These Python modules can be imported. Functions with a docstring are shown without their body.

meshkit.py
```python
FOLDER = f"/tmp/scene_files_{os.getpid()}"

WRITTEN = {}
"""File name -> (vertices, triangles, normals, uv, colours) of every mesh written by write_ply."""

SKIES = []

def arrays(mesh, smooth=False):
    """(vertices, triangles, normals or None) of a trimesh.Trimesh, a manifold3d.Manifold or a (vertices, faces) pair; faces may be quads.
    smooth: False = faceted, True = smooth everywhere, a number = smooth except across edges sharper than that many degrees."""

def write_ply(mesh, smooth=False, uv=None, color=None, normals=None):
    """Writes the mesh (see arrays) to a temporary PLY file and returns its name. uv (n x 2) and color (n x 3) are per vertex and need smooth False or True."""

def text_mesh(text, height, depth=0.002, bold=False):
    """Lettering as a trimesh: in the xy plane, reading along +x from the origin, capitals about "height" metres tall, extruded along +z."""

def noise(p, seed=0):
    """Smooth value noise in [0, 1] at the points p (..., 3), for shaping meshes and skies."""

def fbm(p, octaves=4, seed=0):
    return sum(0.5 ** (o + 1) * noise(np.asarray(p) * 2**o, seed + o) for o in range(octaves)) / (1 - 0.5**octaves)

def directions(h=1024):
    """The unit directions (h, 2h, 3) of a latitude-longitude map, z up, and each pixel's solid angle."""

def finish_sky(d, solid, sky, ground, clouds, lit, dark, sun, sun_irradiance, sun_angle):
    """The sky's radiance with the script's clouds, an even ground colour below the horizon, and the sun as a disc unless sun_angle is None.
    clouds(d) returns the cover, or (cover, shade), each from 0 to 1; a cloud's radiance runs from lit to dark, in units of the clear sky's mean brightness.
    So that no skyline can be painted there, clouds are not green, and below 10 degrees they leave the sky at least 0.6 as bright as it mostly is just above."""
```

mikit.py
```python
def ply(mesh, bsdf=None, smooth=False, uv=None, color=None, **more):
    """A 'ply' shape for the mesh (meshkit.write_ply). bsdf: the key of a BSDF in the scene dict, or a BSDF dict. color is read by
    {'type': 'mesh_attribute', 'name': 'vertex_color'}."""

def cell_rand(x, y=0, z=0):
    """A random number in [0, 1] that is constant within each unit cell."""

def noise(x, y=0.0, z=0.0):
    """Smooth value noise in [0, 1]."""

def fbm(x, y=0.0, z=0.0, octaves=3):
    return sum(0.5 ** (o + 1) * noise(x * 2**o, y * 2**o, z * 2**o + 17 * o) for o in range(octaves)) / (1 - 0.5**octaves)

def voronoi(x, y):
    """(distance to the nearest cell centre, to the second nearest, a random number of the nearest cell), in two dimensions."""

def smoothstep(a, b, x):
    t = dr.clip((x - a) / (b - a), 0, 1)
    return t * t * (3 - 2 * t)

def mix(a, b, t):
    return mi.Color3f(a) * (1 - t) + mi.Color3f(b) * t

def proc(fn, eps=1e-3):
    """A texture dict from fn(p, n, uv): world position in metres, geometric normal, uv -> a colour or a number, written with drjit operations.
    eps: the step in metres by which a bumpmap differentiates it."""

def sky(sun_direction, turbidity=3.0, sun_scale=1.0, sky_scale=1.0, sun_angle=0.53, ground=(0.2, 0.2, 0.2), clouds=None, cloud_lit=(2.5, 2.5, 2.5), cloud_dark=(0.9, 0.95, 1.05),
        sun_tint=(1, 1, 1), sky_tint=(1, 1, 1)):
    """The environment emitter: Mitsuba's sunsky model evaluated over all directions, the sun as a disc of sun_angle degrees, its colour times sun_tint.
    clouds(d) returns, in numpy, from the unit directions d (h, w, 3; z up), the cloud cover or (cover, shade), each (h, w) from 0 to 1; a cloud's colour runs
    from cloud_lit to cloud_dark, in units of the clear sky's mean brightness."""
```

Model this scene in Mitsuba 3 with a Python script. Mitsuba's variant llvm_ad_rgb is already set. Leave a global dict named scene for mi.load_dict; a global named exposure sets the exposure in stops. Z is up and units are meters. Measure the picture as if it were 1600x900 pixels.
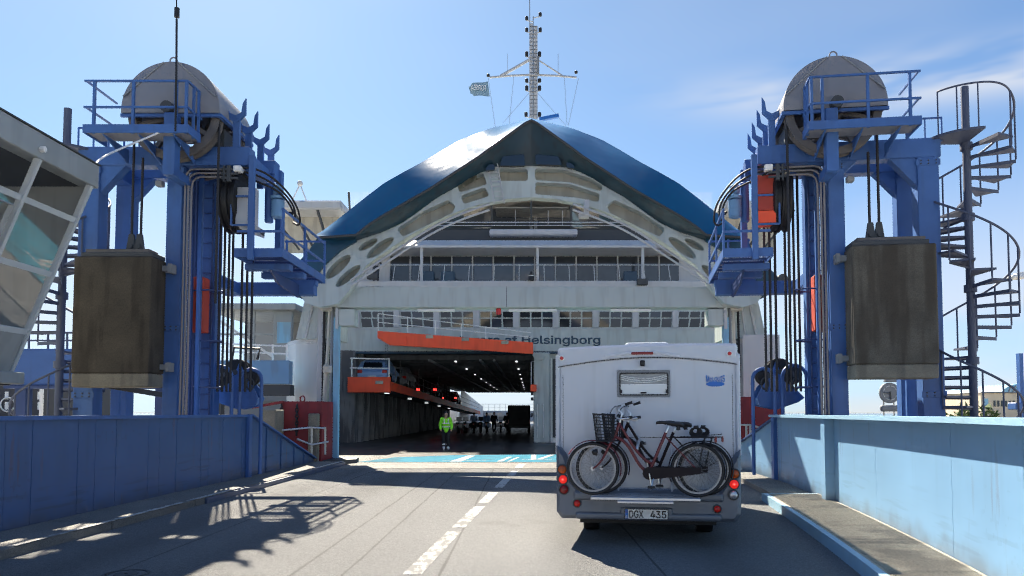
import math, random, numpy as np, trimesh, mitsuba as mi, drjit as dr, mikit, meshkit, manifold3d as m3
from shapely.geometry import Polygon, Point
from shapely import affinity
random.seed(7); np.random.seed(7)
T = mi.ScalarTransform4f
scene, labels = {}, {}
R = math.radians
# ------------------------------------------------------------------ camera, sky, exposure
EYE, FPX, CX, PITCH = 1.7, 1200.0, 830.0, R(3.0)
CY = 645 - FPX * math.tan(PITCH)
FWD = np.array([0, math.cos(PITCH), math.sin(PITCH)])
scene['camera'] = {'type': 'perspective', 'fov': math.degrees(2 * math.atan(800 / FPX)), 'fov_axis': 'x', 'near_clip': 0.1, 'far_clip': 9000.0,
                   'principal_point_offset_x': (800 - CX) / 1600, 'principal_point_offset_y': (450 - CY) / 900,
                   'to_world': T().look_at(origin=[0, 0, EYE], target=[0, float(FWD[1]), EYE + float(FWD[2])], up=[0, 0, 1])}
exposure = 2.12
SUN_AZ, SUN_EL = -21.5, 43.5
SUN = (math.sin(R(SUN_AZ)) * math.cos(R(SUN_EL)), math.cos(R(SUN_AZ)) * math.cos(R(SUN_EL)), math.sin(R(SUN_EL)))


def sky_clouds(d):
    az, el = np.degrees(np.arctan2(d[..., 0], d[..., 1])), np.degrees(np.arcsin(np.clip(d[..., 2], -1, 1)))
    ss = lambda a, b, x: (lambda t: t * t * (3 - 2 * t))(np.clip((x - a) / (b - a), 0, 1))
    q = np.stack([az / 14, el / 2.2 - az / 40, 0 * az], -1)
    n = meshkit.fbm(q, 5, seed=3)
    streak = np.exp(-((el - 22.0 + .05 * (az - 15)) / 1.5) ** 2) * ss(0.30, 0.56, n) * 0.9 * ss(4, 26, az)
    low = ss(19, 5, el) * (0.25 + 0.75 * ss(0.32, 0.62, meshkit.fbm(np.stack([az / 16, el / 4, 0 * az + 5], -1), 5, seed=9)))
    thin = 0.10 * ss(0.45, 0.8, meshkit.fbm(np.stack([az / 25, el / 9, 0 * az + 2], -1), 4, seed=21))
    return np.clip(streak + 0.62 * low + thin, 0, 0.92)


scene['sky'] = mikit.sky(SUN, turbidity=2.6, sun_scale=2.6, sun_tint=(0.92, 1.0, 1.12), clouds=sky_clouds, cloud_lit=(2.2, 2.25, 2.35), sky_tint=(0.87, 0.98, 1.09))


def at(px, py, Y):
    """The point of the plane y = Y that was measured at this place of the survey picture (1600 x 900)."""
    u, v = (px - CX) / FPX, (CY - py) / FPX
    d = np.array([u, math.cos(PITCH) - v * math.sin(PITCH), math.sin(PITCH) + v * math.cos(PITCH)])
    return d * (Y / d[1]) + np.array([0, 0, EYE])


# ------------------------------------------------------------------ materials
mk = mikit


def grain(rgb, scale=3.0, amount=0.25, streak=0.0, dirt=(0.08, 0.075, 0.06), dirt_amt=0.0, fine=0.0):
    c = [float(x) for x in rgb]; dc = [float(x) for x in dirt]

    def fn(p, n, uv):
        a = mk.fbm(p.x * scale, p.y * scale, p.z * scale, 3)
        k = 1 + amount * (a - 0.5) * 2
        if fine:
            k = k * (1 + fine * (mk.noise(p.x * 70, p.y * 70, p.z * 70) - 0.5) * 2)
        col = mi.Color3f(c) * k
        if streak:
            s = mk.smoothstep(0.45, 0.68, mk.fbm(p.x * 5.0, p.y * 5.0, p.z * 0.45, 4))
            col = mk.mix(col, mi.Color3f(dc), s * streak)
        if dirt_amt:
            s = mk.smoothstep(0.52, 0.8, mk.fbm(p.x * 1.3 + 7, p.y * 1.3, p.z * 1.3, 4))
            col = mk.mix(col, mi.Color3f(dc), s * dirt_amt)
        return col
    return mikit.proc(fn)


def mat(name, rgb, rough=0.5, metal=0.0, spec=0.5, coat=0.0, tex=None, two=True, **kw):
    b = {'type': 'principled', 'base_color': tex or {'type': 'rgb', 'value': [float(x) for x in rgb]}, 'roughness': rough, 'metallic': metal, 'specular': spec}
    if coat: b['clearcoat'] = coat; b['clearcoat_gloss'] = 0.95
    b.update(kw)
    scene[name] = {'type': 'twosided', 'bsdf': b} if two else b
    return name


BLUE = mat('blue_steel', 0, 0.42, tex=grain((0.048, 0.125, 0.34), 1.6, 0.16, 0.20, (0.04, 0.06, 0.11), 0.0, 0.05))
def paintwear(rgb, worn, amt=1.0):
    c, d = [float(x) for x in rgb], [float(x) for x in worn]

    def fn(p, n, uv):
        h = p.y * 1.0 + p.x * 0.3
        k = 0.90 + 0.2 * mk.fbm(h * 0.8, p.z * 1.1, 3, 3)
        col = mi.Color3f(c) * k
        run = mk.smoothstep(0.55, 0.82, mk.fbm(h * 4.5, p.z * 0.5, 1, 4)) * mk.smoothstep(0.1, 1.5, p.z)
        col = mk.mix(col, mi.Color3f(d), run * 0.42 * amt)
        rust = mk.smoothstep(0.70, 0.83, mk.fbm(h * 7 + 31, p.z * 0.9, 2, 4))
        col = mk.mix(col, mi.Color3f(0.13, 0.07, 0.035), rust * 0.55 * amt)
        scuff = mk.smoothstep(0.60, 0.78, mk.fbm(h * 1.1 + 9, p.z * 13, 6, 3)) * mk.smoothstep(1.0, 0.5, p.z)
        col = mk.mix(col, mi.Color3f(d) * 0.8, scuff * 0.5 * amt)
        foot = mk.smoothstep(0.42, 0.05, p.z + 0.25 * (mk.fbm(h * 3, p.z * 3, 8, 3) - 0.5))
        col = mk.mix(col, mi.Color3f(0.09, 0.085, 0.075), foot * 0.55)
        chip = mk.smoothstep(0.80, 0.86, mk.noise(h * 16, p.z * 16, 4)) * mk.smoothstep(0.5, 0.7, mk.noise(h * 1.3, p.z * 1.3, 7))
        return mk.mix(col, mi.Color3f(0.05, 0.05, 0.05), chip * 0.5 * amt * amt)
    return mikit.proc(fn)


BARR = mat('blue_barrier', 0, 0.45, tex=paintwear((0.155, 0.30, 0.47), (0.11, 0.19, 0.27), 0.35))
BARL = mat('blue_barrier_shaded', 0, 0.42, tex=paintwear((0.042, 0.10, 0.24), (0.045, 0.07, 0.095), 0.6))  # darker copy of the barrier blue; the left wall's shade is mixed into it
BDARK = mat('blue_dark_steel', (0.03, 0.06, 0.17), 0.5)
STAIR = mat('stair_steel', (0.075, 0.09, 0.14), 0.55)
BLACK = mat('black_rubber', (0.012, 0.012, 0.014), 0.55)
CABLE = mat('cable_steel', (0.018, 0.018, 0.022), 0.6)
WHEELM = mat('wheel_iron', 0, 0.6, tex=grain((0.12, 0.11, 0.105), 4, 0.3))
COVER = mat('grey_cover', 0, 0.5, tex=grain((0.20, 0.205, 0.23), 1.2, 0.08, 0.25, (0.15, 0.15, 0.16)))
RUSTC = mat('rusty_concrete', 0, 0.85, tex=grain((0.062, 0.051, 0.037), 2.2, 0.4, 0.55, (0.016, 0.011, 0.007), 0.35, 0.25))
RUSTG = mat('grey_streaked_concrete', 0, 0.85, tex=grain((0.098, 0.088, 0.070), 2.2, 0.35, 0.6, (0.035, 0.024, 0.015), 0.4, 0.25))
RUSTL = mat('pale_concrete', 0, 0.85, tex=grain((0.20, 0.18, 0.14), 3, 0.25, 0.4, (0.07, 0.06, 0.05), 0.0, 0.2))
PIPE = mat('grey_pipe', (0.22, 0.20, 0.20), 0.4, 0.4)
WHITE = mat('white_paint', 0, 0.45, tex=grain((0.48, 0.49, 0.50), 0.8, 0.05, 0.16, (0.34, 0.33, 0.28)))
SHIPW = mat('ship_white', 0, 0.42, tex=grain((0.46, 0.51, 0.49), 0.6, 0.08, 0.22, (0.26, 0.245, 0.20)))
CREAM = mat('cream_paint', 0, 0.5, tex=grain((0.52, 0.50, 0.43), 1.2, 0.12, 0.25, (0.25, 0.2, 0.14)))
BEIGE = mat('beige_lining', 0, 0.6, tex=grain((0.40, 0.38, 0.31), 2, 0.2, 0.3, (0.15, 0.12, 0.09)))
def f_plate(p, n, uv): return mk.fbm(p.x * 0.9 + p.z * 0.4, p.y * 0.8, p.z * 0.9, 3) + 0.25 * mk.noise(p.x * 3.1, p.y * 3.1, p.z * 3.1)


mat('visor_paint', 0, 0.09, coat=1.0, two=False, tex=grain((0.002, 0.088, 0.19), 0.5, 0.14))
scene['visor_blue'] = {'type': 'twosided', 'bsdf': {'type': 'bumpmap', 'arbitrary': mikit.proc(f_plate, 0.02), 'scale': 0.022, 'bsdf': scene.pop('visor_paint')}}
SHELL = 'visor_blue'
TIPB = mat('visor_tip_blue', 0, 0.35, tex=grain((0.006, 0.055, 0.105), 0.8, 0.15, 0.2, (0.02, 0.02, 0.02)))
TEAL = mat('visor_teal', 0, 0.38, tex=grain((0.014, 0.043, 0.064), 0.8, 0.2, 0.3, (0.02, 0.014, 0.014)))
DGLASS = mat('dark_glass', (0.012, 0.017, 0.025), 0.06, spec=0.8)
DGL2 = mat('dark_glass_blue', (0.02, 0.032, 0.055), 0.08, spec=0.8)
DGL3 = mat('dark_glass_warm', (0.022, 0.025, 0.032), 0.07, spec=0.6)
GLR = random.Random(11)
def anyglass(): return GLR.choice([DGLASS, DGLASS, DGL2, DGL3])
ORANGE = mat('orange_paint', 0, 0.5, tex=grain((0.95, 0.10, 0.03), 1.0, 0.08, 0.12, (0.3, 0.05, 0.03)))
RED = mat('dark_red_paint', 0, 0.55, tex=grain((0.20, 0.012, 0.018), 1.5, 0.2, 0.2, (0.06, 0.02, 0.02)))
ORLOCK = mat('locker_orange', (0.42, 0.05, 0.03), 0.6)
DARKST = mat('dark_ship_steel', 0, 0.55, tex=grain((0.085, 0.092, 0.096), 0.7, 0.3, 0.35, (0.02, 0.02, 0.02)))
WALLST = mat('deck_wall_grey', 0, 0.5, tex=grain((0.17, 0.175, 0.175), 1.0, 0.2, 0.7, (0.04, 0.04, 0.045), 0.3))
LBLUE = mat('light_blue_paint', 0, 0.5, tex=grain((0.22, 0.45, 0.62), 1.5, 0.12, 0.3, (0.2, 0.16, 0.12)))
ALU = mat('aluminium', (0.62, 0.62, 0.64), 0.35, 0.8)
CHROME = mat('chrome', (0.75, 0.75, 0.76), 0.15, 1.0)
CABF = mat('cabin_frame', (0.46, 0.50, 0.51), 0.4)
CABIN = mat('cabin_grey', 0, 0.5, tex=grain((0.29, 0.315, 0.315), 0.7, 0.07, 0.2, (0.14, 0.15, 0.14)))
DGREY = mat('dark_grey', (0.05, 0.055, 0.06), 0.6)
MGREY = mat('mid_grey', (0.22, 0.23, 0.24), 0.6)
LAMPW = mat('white_plastic', (0.75, 0.75, 0.72), 0.4)
BLUEPT = mat('logo_blue', (0.02, 0.14, 0.48), 0.4)
NAVY = mat('name_navy', (0.012, 0.05, 0.09), 0.5)
def f_mhw(p, n, uv):
    col = mi.Color3f(0.55, 0.575, 0.62) * (0.97 + 0.06 * mk.fbm(p.x * 1.5, p.y * 1.5, p.z * 1.5, 3))
    run = mk.smoothstep(0.56, 0.85, mk.fbm(p.x * 9, p.y * 9, p.z * 0.6, 4))
    col = mk.mix(col, mi.Color3f(0.33, 0.33, 0.32), run * 0.22)
    road = mk.smoothstep(1.55, 0.7, p.z + 0.5 * (mk.fbm(p.x * 2.2, p.y * 2, p.z * 2.2, 4) - 0.5))
    return mk.mix(col, mi.Color3f(0.30, 0.29, 0.27), road * 0.28)


MHW = mat('motorhome_white', 0, 0.25, coat=0.5, tex=mikit.proc(f_mhw))
MHG = mat('bumper_grey', 0, 0.38, 0.2, coat=0.3, tex=grain((0.125, 0.145, 0.18), 2.0, 0.12, 0.15, (0.09, 0.085, 0.08), 0.3))
REDL = mat('red_lens', (0.55, 0.02, 0.015), 0.15)
DREDL = mat('dark_red_lens', (0.22, 0.012, 0.012), 0.15)
ORAL = mat('amber_lens', (0.50, 0.09, 0.015), 0.15)
BIKER = mat('bike_red', (0.13, 0.005, 0.010), 0.3, coat=0.5)
RIM = mat('rim_grey', (0.30, 0.30, 0.31), 0.4, 0.6)
BIKEK = mat('bike_dark', (0.014, 0.008, 0.010), 0.55, spec=0.25)
SADDLE = mat('saddle_black', (0.02, 0.02, 0.022), 0.5)
HIVIS = mat('hi_vis', (0.28, 0.85, 0.03), 0.7)
REFLB = mat('reflective_band', (0.7, 0.72, 0.72), 0.4)
SKIN = mat('skin', (0.45, 0.27, 0.19), 0.55)
CLOTHD = mat('dark_cloth', (0.012, 0.014, 0.02), 0.8)
SHIRT = mat('pale_shirt', (0.3, 0.42, 0.6), 0.8)
CARW = mat('car_white', (0.7, 0.7, 0.7), 0.25, coat=0.5)
CARB = mat('car_blue', (0.2, 0.35, 0.6), 0.25, coat=0.5)
CARK = mat('car_dark', (0.014, 0.015, 0.018), 0.5, spec=0.3)
CARS = mat('car_silver', (0.35, 0.36, 0.38), 0.3, 0.5, coat=0.5)
BLDG = mat('dark_building', (0.05, 0.052, 0.06), 0.7)
YBLD = mat('yellow_building', 0, 0.8, tex=grain((0.62, 0.54, 0.40), 0.3, 0.06, 0.1, (0.4, 0.35, 0.3)))
FLAGM = mat('flag_cloth', (0.22, 0.34, 0.42), 0.8)
PLANT = mat('hedge_green', (0.06, 0.10, 0.03), 0.8)
SILL = mat('cap_blue', 0, 0.45, tex=grain((0.25, 0.42, 0.55), 1.2, 0.10, 0.1, (0.3, 0.3, 0.28)))
scene['pane_glass'] = {'type': 'thindielectric', 'int_ior': 1.52}
PANE = 'pane_glass'
scene['rail_glass'] = {'type': 'thindielectric', 'int_ior': 1.22}


def f_asphalt(p, n, uv):
    a = mk.fbm(p.x * 0.5, p.y * 0.16, 0, 4)
    sp = mk.noise(p.x * 55, p.y * 55, 3)
    s2 = mk.noise(p.x * 140, p.y * 140, 9)
    k = 0.74 + 0.42 * a + 0.38 * (sp - 0.5) + 0.40 * (s2 - 0.5) + 0.5 * mk.smoothstep(0.86, 0.97, mk.noise(p.x * 90, p.y * 90, 6))
    col = mi.Color3f(0.128, 0.131, 0.133) * k
    ox = p.x + 0.012 * p.y
    seam = mi.Float(0)
    for x0 in (-4.35, -2.42, -1.88, -0.86, 1.5):
        w = 0.012 + 0.01 * mk.noise(p.y * 2, x0 * 3.1, 0)
        seam = dr.maximum(seam, 1 - mk.smoothstep(w * 0.5, w * 1.3, dr.abs(ox - x0 + 0.015 * (mk.noise(p.y * 1.2, x0, 1) - 0.5))))
    col = mk.mix(col, mi.Color3f(0.03, 0.03, 0.03), seam * 0.6 * mk.smoothstep(0.2, 0.45, mk.noise(p.y * 0.4, x0 * 1.7, 2)))
    trk = dr.exp(-dr.square((p.x - 0.55) / 0.35)) + dr.exp(-dr.square((p.x - 2.2) / 0.35)) + dr.exp(-dr.square((p.x + 3.6) / 0.4)) + dr.exp(-dr.square((p.x + 5.1) / 0.35))
    col = col * (1 - 0.20 * dr.minimum(trk, 1))
    oil = mk.smoothstep(0.66, 0.8, mk.fbm(p.x * 0.9 + 3, p.y * 0.5 + 5, 1, 4))
    return mk.mix(col, mi.Color3f(0.05, 0.05, 0.048), oil * 0.4)


def f_asphalt_h(p, n, uv):
    return mk.noise(p.x * 60, p.y * 60, 2) + 0.6 * mk.noise(p.x * 130, p.y * 130, 4)


scene['asphalt'] = {'type': 'twosided', 'bsdf': {'type': 'bumpmap', 'arbitrary': mikit.proc(f_asphalt_h, 0.004), 'scale': 0.0035,
                                                  'bsdf': {'type': 'principled', 'base_color': mikit.proc(f_asphalt), 'roughness': 0.85, 'specular': 0.2}}}
CONC = mat('kerb_concrete', 0, 0.8, tex=grain((0.135, 0.132, 0.122), 1.5, 0.2, 0.0, (0.12, 0.11, 0.10), 0.5, 0.35))
QUAY = mat('quay_ground_mat', 0, 0.85, tex=grain((0.26, 0.255, 0.24), 0.5, 0.2, 0.0, (0.1, 0.1, 0.1), 0.4, 0.2))


def f_line(p, n, uv):
    w = mk.smoothstep(0.47, 0.66, mk.fbm(p.x * 16, p.y * 7, 0, 5) * 0.75 + 0.32 * mk.fbm(p.x * 2.5, p.y * 34, 1, 3) * mk.smoothstep(18, 9, p.y) + 0.10 * mk.fbm(p.x * 2, p.y * 1.3, 2, 2))
    return mk.mix(mi.Color3f(0.36, 0.36, 0.345), mi.Color3f(0.125, 0.125, 0.125), w * 0.8)


LINE = mat('worn_line', 0, 0.85, spec=0.2, tex=mikit.proc(f_line))


def f_cyan(p, n, uv):
    w = mk.smoothstep(0.55, 0.8, mk.fbm(p.x * 1.2, p.y * 1.6, 3, 4))
    s = mk.smoothstep(0.62, 0.85, mk.fbm(p.x * 0.7, p.y * 14, 5, 3))
    return mk.mix(mk.mix(mi.Color3f(0.012, 0.17, 0.25), mi.Color3f(0.03, 0.09, 0.12), w * 0.6), mi.Color3f(0.25, 0.34, 0.36), s * 0.3)


CYAN = mat('cyan_deck', 0, 0.9, spec=0.15, tex=mikit.proc(f_cyan))


def f_deck(p, n, uv):
    a = mk.fbm(p.x * 1.1, p.y * 0.25, 0, 4)
    t = dr.exp(-dr.square((p.x + 1.1) / 0.28)) + dr.exp(-dr.square((p.x + 2.9) / 0.28))
    return mi.Color3f(0.032, 0.035, 0.038) * (0.6 + 0.8 * a) * (1 - 0.55 * dr.minimum(t, 1))


DECK = mat('car_deck_steel', 0, 0.34, tex=mikit.proc(f_deck))


def f_tread(p, n, uv):
    return mk.mix(mi.Color3f(0.29, 0.265, 0.215), mi.Color3f(0.17, 0.155, 0.13), mk.smoothstep(0.45, 0.75, mk.fbm(p.x * 1.5, p.y * 1.5, 0, 4))) * (0.85 + 0.3 * mk.noise(p.x * 60, p.y * 60, 0))


TREAD = mat('tread_plate', 0, 0.55, tex=mikit.proc(f_tread), spec=0.4)
scene['water_mat'] = {'type': 'twosided', 'bsdf': {'type': 'principled', 'base_color': {'type': 'rgb', 'value': [0.02, 0.05, 0.07]}, 'roughness': 0.12}}

# ------------------------------------------------------------------ mesh helpers
XF = None


class G:
    def __init__(s): s.v, s.f, s.n = [], [], 0

    def add(s, v, f):
        v, f = np.asarray(v, float), np.asarray(f, int)
        if f.shape[1] == 4: f = np.vstack([f[:, [0, 1, 2]], f[:, [0, 2, 3]]])
        s.v.append(v); s.f.append(f + s.n); s.n += len(v); return s

    def tm(s, m): return s.add(m.vertices, m.faces)

    def box(s, x0, x1, y0, y1, z0, z1):
        x0, x1 = sorted((x0, x1)); y0, y1 = sorted((y0, y1)); z0, z1 = sorted((z0, z1))
        v = [(x, y, z) for z in (z0, z1) for y in (y0, y1) for x in (x0, x1)]
        return s.add(v, [(0, 2, 3, 1), (4, 5, 7, 6), (0, 1, 5, 4), (2, 6, 7, 3), (0, 4, 6, 2), (1, 3, 7, 5)])

    def bbox(s, x0, x1, y0, y1, z0, z1, b=0.015):
        x0, x1 = sorted((x0, x1)); y0, y1 = sorted((y0, y1)); z0, z1 = sorted((z0, z1))
        b = min(b, (x1 - x0) * .45, (y1 - y0) * .45, (z1 - z0) * .45)
        pts = []
        for x, dx in ((x0, 1), (x1, -1)):
            for y, dy in ((y0, 1), (y1, -1)):
                for z, dz in ((z0, 1), (z1, -1)):
                    pts += [(x + dx * b, y + dy * b, z), (x + dx * b, y, z + dz * b), (x, y + dy * b, z + dz * b)]
        return s.tm(trimesh.convex.convex_hull(np.array(pts)))

    def bar(s, p, q, w, h=None, up=(0, 0, 1)):
        h = w if h is None else h
        p, q, up = (np.asarray(a, float) for a in (p, q, up))
        d = q - p; d = d / np.linalg.norm(d)
        if abs(d @ up) > 0.98: up = np.array([0, 1.0, 0])
        a = np.cross(d, up); a /= np.linalg.norm(a); c = np.cross(a, d)
        v = [e + a * i * w / 2 + c * j * h / 2 for e in (p, q) for j in (-1, 1) for i in (-1, 1)]
        return s.add(v, [(0, 2, 3, 1), (4, 5, 7, 6), (0, 1, 5, 4), (2, 6, 7, 3), (0, 4, 6, 2), (1, 3, 7, 5)])

    def tube(s, pts, r, n=6, closed=False):
        p = np.asarray(pts, float); m = len(p)
        rr = np.broadcast_to(np.asarray(r, float), (m,))
        t = np.roll(p, -1, 0) - np.roll(p, 1, 0)
        if not closed: t[0], t[-1] = p[1] - p[0], p[-1] - p[-2]
        t /= np.linalg.norm(t, axis=1, keepdims=True)
        a = np.cross(t[0], [0, 0, 1] if abs(t[0][2]) < 0.9 else [0, 1, 0]); a /= np.linalg.norm(a)
        ang = np.arange(n) * 2 * math.pi / n; V = []
        for i in range(m):
            a = a - t[i] * (a @ t[i]); a /= np.linalg.norm(a); b = np.cross(t[i], a)
            V.append(p[i] + rr[i] * (np.cos(ang)[:, None] * a + np.sin(ang)[:, None] * b))
        F = []
        for i in range(m if closed else m - 1):
            o, k = i * n, ((i + 1) % m) * n
            F += [(o + j, o + (j + 1) % n, k + (j + 1) % n, k + j) for j in range(n)]
        V = np.vstack(V); F = np.array(F)
        F = np.vstack([F[:, [0, 1, 2]], F[:, [0, 2, 3]]])
        if not closed:
            cap = [(0, j + 1, j) for j in range(1, n - 1)]; o = (m - 1) * n
            cap2 = [(o, o + j, o + j + 1) for j in range(1, n - 1)]
            F = np.vstack([F, cap, cap2])
        return s.add(V, F)

    def prism(s, poly, a0, a1, plane='xz'):
        poly = poly if hasattr(poly, 'geom_type') else Polygon(poly)
        for g in getattr(poly, 'geoms', [poly]):
            if g.is_empty or g.area < 1e-7: continue
            m = trimesh.creation.extrude_polygon(g, abs(a1 - a0), engine='earcut')
            v = np.array(m.vertices); lo = min(a0, a1); f = m.faces
            if plane == 'xz': v = np.stack([v[:, 0], lo + v[:, 2], v[:, 1]], 1); f = f[:, ::-1]
            elif plane == 'yz': v = np.stack([lo + v[:, 2], v[:, 0], v[:, 1]], 1)
            else: v = np.stack([v[:, 0], v[:, 1], lo + v[:, 2]], 1)
            s.add(v, f)
        return s

    def lathe(s, prof, c=(0, 0, 0), axis='z', n=24):
        ang = np.arange(n) * 2 * math.pi / n
        V = np.array([[r * math.cos(a), r * math.sin(a), h] for r, h in prof for a in ang]); m = len(prof)
        F = [(i * n + j, i * n + (j + 1) % n, (i + 1) * n + (j + 1) % n, (i + 1) * n + j) for i in range(m - 1) for j in range(n)]
        if axis == 'x': V = V[:, [2, 0, 1]]
        if axis == 'y': V = V[:, [1, 2, 0]]
        return s.add(V + np.asarray(c, float), F)

    def disc(s, c, r, h, axis='y', n=24, b=0.0):
        return s.lathe([(1e-4, 0), (r - b, 0), (r, b), (r, h - b), (r - b, h), (1e-4, h)] if b else [(1e-4, 0), (r, 0), (r, h), (1e-4, h)], c, axis, n)

    def ball(s, c, r, sub=2, sc=(1, 1, 1)):
        m = trimesh.creation.icosphere(subdivisions=sub, radius=r)
        return s.add(m.vertices * np.array(sc) + np.asarray(c, float), m.faces)

    def rbox(s, x0, x1, y0, y1, z0, z1, r, sub=2):
        ic = trimesh.creation.icosphere(subdivisions=sub, radius=r).vertices
        pts = np.vstack([ic + (x, y, z) for x in (x0 + r, x1 - r) for y in (y0 + r, y1 - r) for z in (z0 + r, z1 - r)])
        return s.tm(trimesh.convex.convex_hull(pts))

    def grid(s, rows):
        P = np.asarray(rows, float); a, b = P.shape[:2]
        F = [(i * b + j, i * b + j + 1, (i + 1) * b + j + 1, (i + 1) * b + j) for i in range(a - 1) for j in range(b - 1)]
        return s.add(P.reshape(-1, 3), F)

    def mesh(s): return np.vstack(s.v), np.vstack(s.f)


def bevel_prism(g, pts, y0, y1, b):
    """Extrusion in xz from y0 (bevelled face) to y1."""
    p = np.asarray(pts, float)
    if Polygon(p).exterior.is_ccw is False: p = p[::-1]
    e = np.roll(p, -1, 0) - p; e /= np.linalg.norm(e, axis=1, keepdims=True)
    nrm = np.stack([-e[:, 1], e[:, 0]], 1); m = nrm + np.roll(nrm, 1, 0)
    m /= np.maximum((m * nrm).sum(1, keepdims=True), 0.4)
    q = p + m * b; n = len(p)
    L = [np.stack([w[:, 0], np.full(n, y), w[:, 1]], 1) for w, y in ((q, y0), (p, y0 + b), (p, y1))]
    V = np.vstack(L); F = []
    for k in range(2):
        F += [(k * n + j, k * n + (j + 1) % n, (k + 1) * n + (j + 1) % n, (k + 1) * n + j) for j in range(n)]
    g.add(V, np.array(F)[:, ::-1])
    vv, ff = trimesh.creation.triangulate_polygon(Polygon(q), engine='earcut')
    g.add(np.stack([vv[:, 0], np.full(len(vv), y0), vv[:, 1]], 1), ff)
    return g


def numbered(k):
    if k not in scene and k not in labels: return k
    i = 1
    while f'{k}_{i:03d}' in scene or f'{k}_{i:03d}' in labels: i += 1
    return f'{k}_{i:03d}'


def put(key, g, m, smooth=False, **more):
    v, f = g.mesh() if isinstance(g, G) else (np.array(g.vertices), np.array(g.faces))
    if XF is not None:
        v = v @ XF[:3, :3].T + XF[:3, 3]
        if np.linalg.det(XF[:3, :3]) < 0: f = f[:, ::-1]
    scene[key] = mikit.ply((v, f), m, smooth=smooth, **more)
    return key


def thing(name, label, cat, group=None):
    key = numbered(name); labels[key] = {'label': label, 'category': cat}
    if group: labels[key]['group'] = group
    return key


def part(parent, name, g, m, smooth=False, label=None, kind=None, **more):
    key = numbered(parent + '__' + name); put(key, g, m, smooth, **more)
    if label or kind: labels[key] = {**({'label': label} if label else {}), **({'kind': kind} if kind else {})}
    return key


def solo(name, label, cat, g, m, smooth=False, group=None, kind=None):
    key = thing(name, label, cat, group)
    if kind: labels[key]['kind'] = kind
    return put(key, g, m, smooth)


def struct(name, g, m, smooth=False):
    key = numbered(name); put(key, g, m, smooth); labels[key] = {'label': name.replace('_', ' '), 'kind': 'structure'}; return key


def pxz(pts, Y): return [tuple(at(x, y, Y)[[0, 2]]) for x, y in pts]


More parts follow.
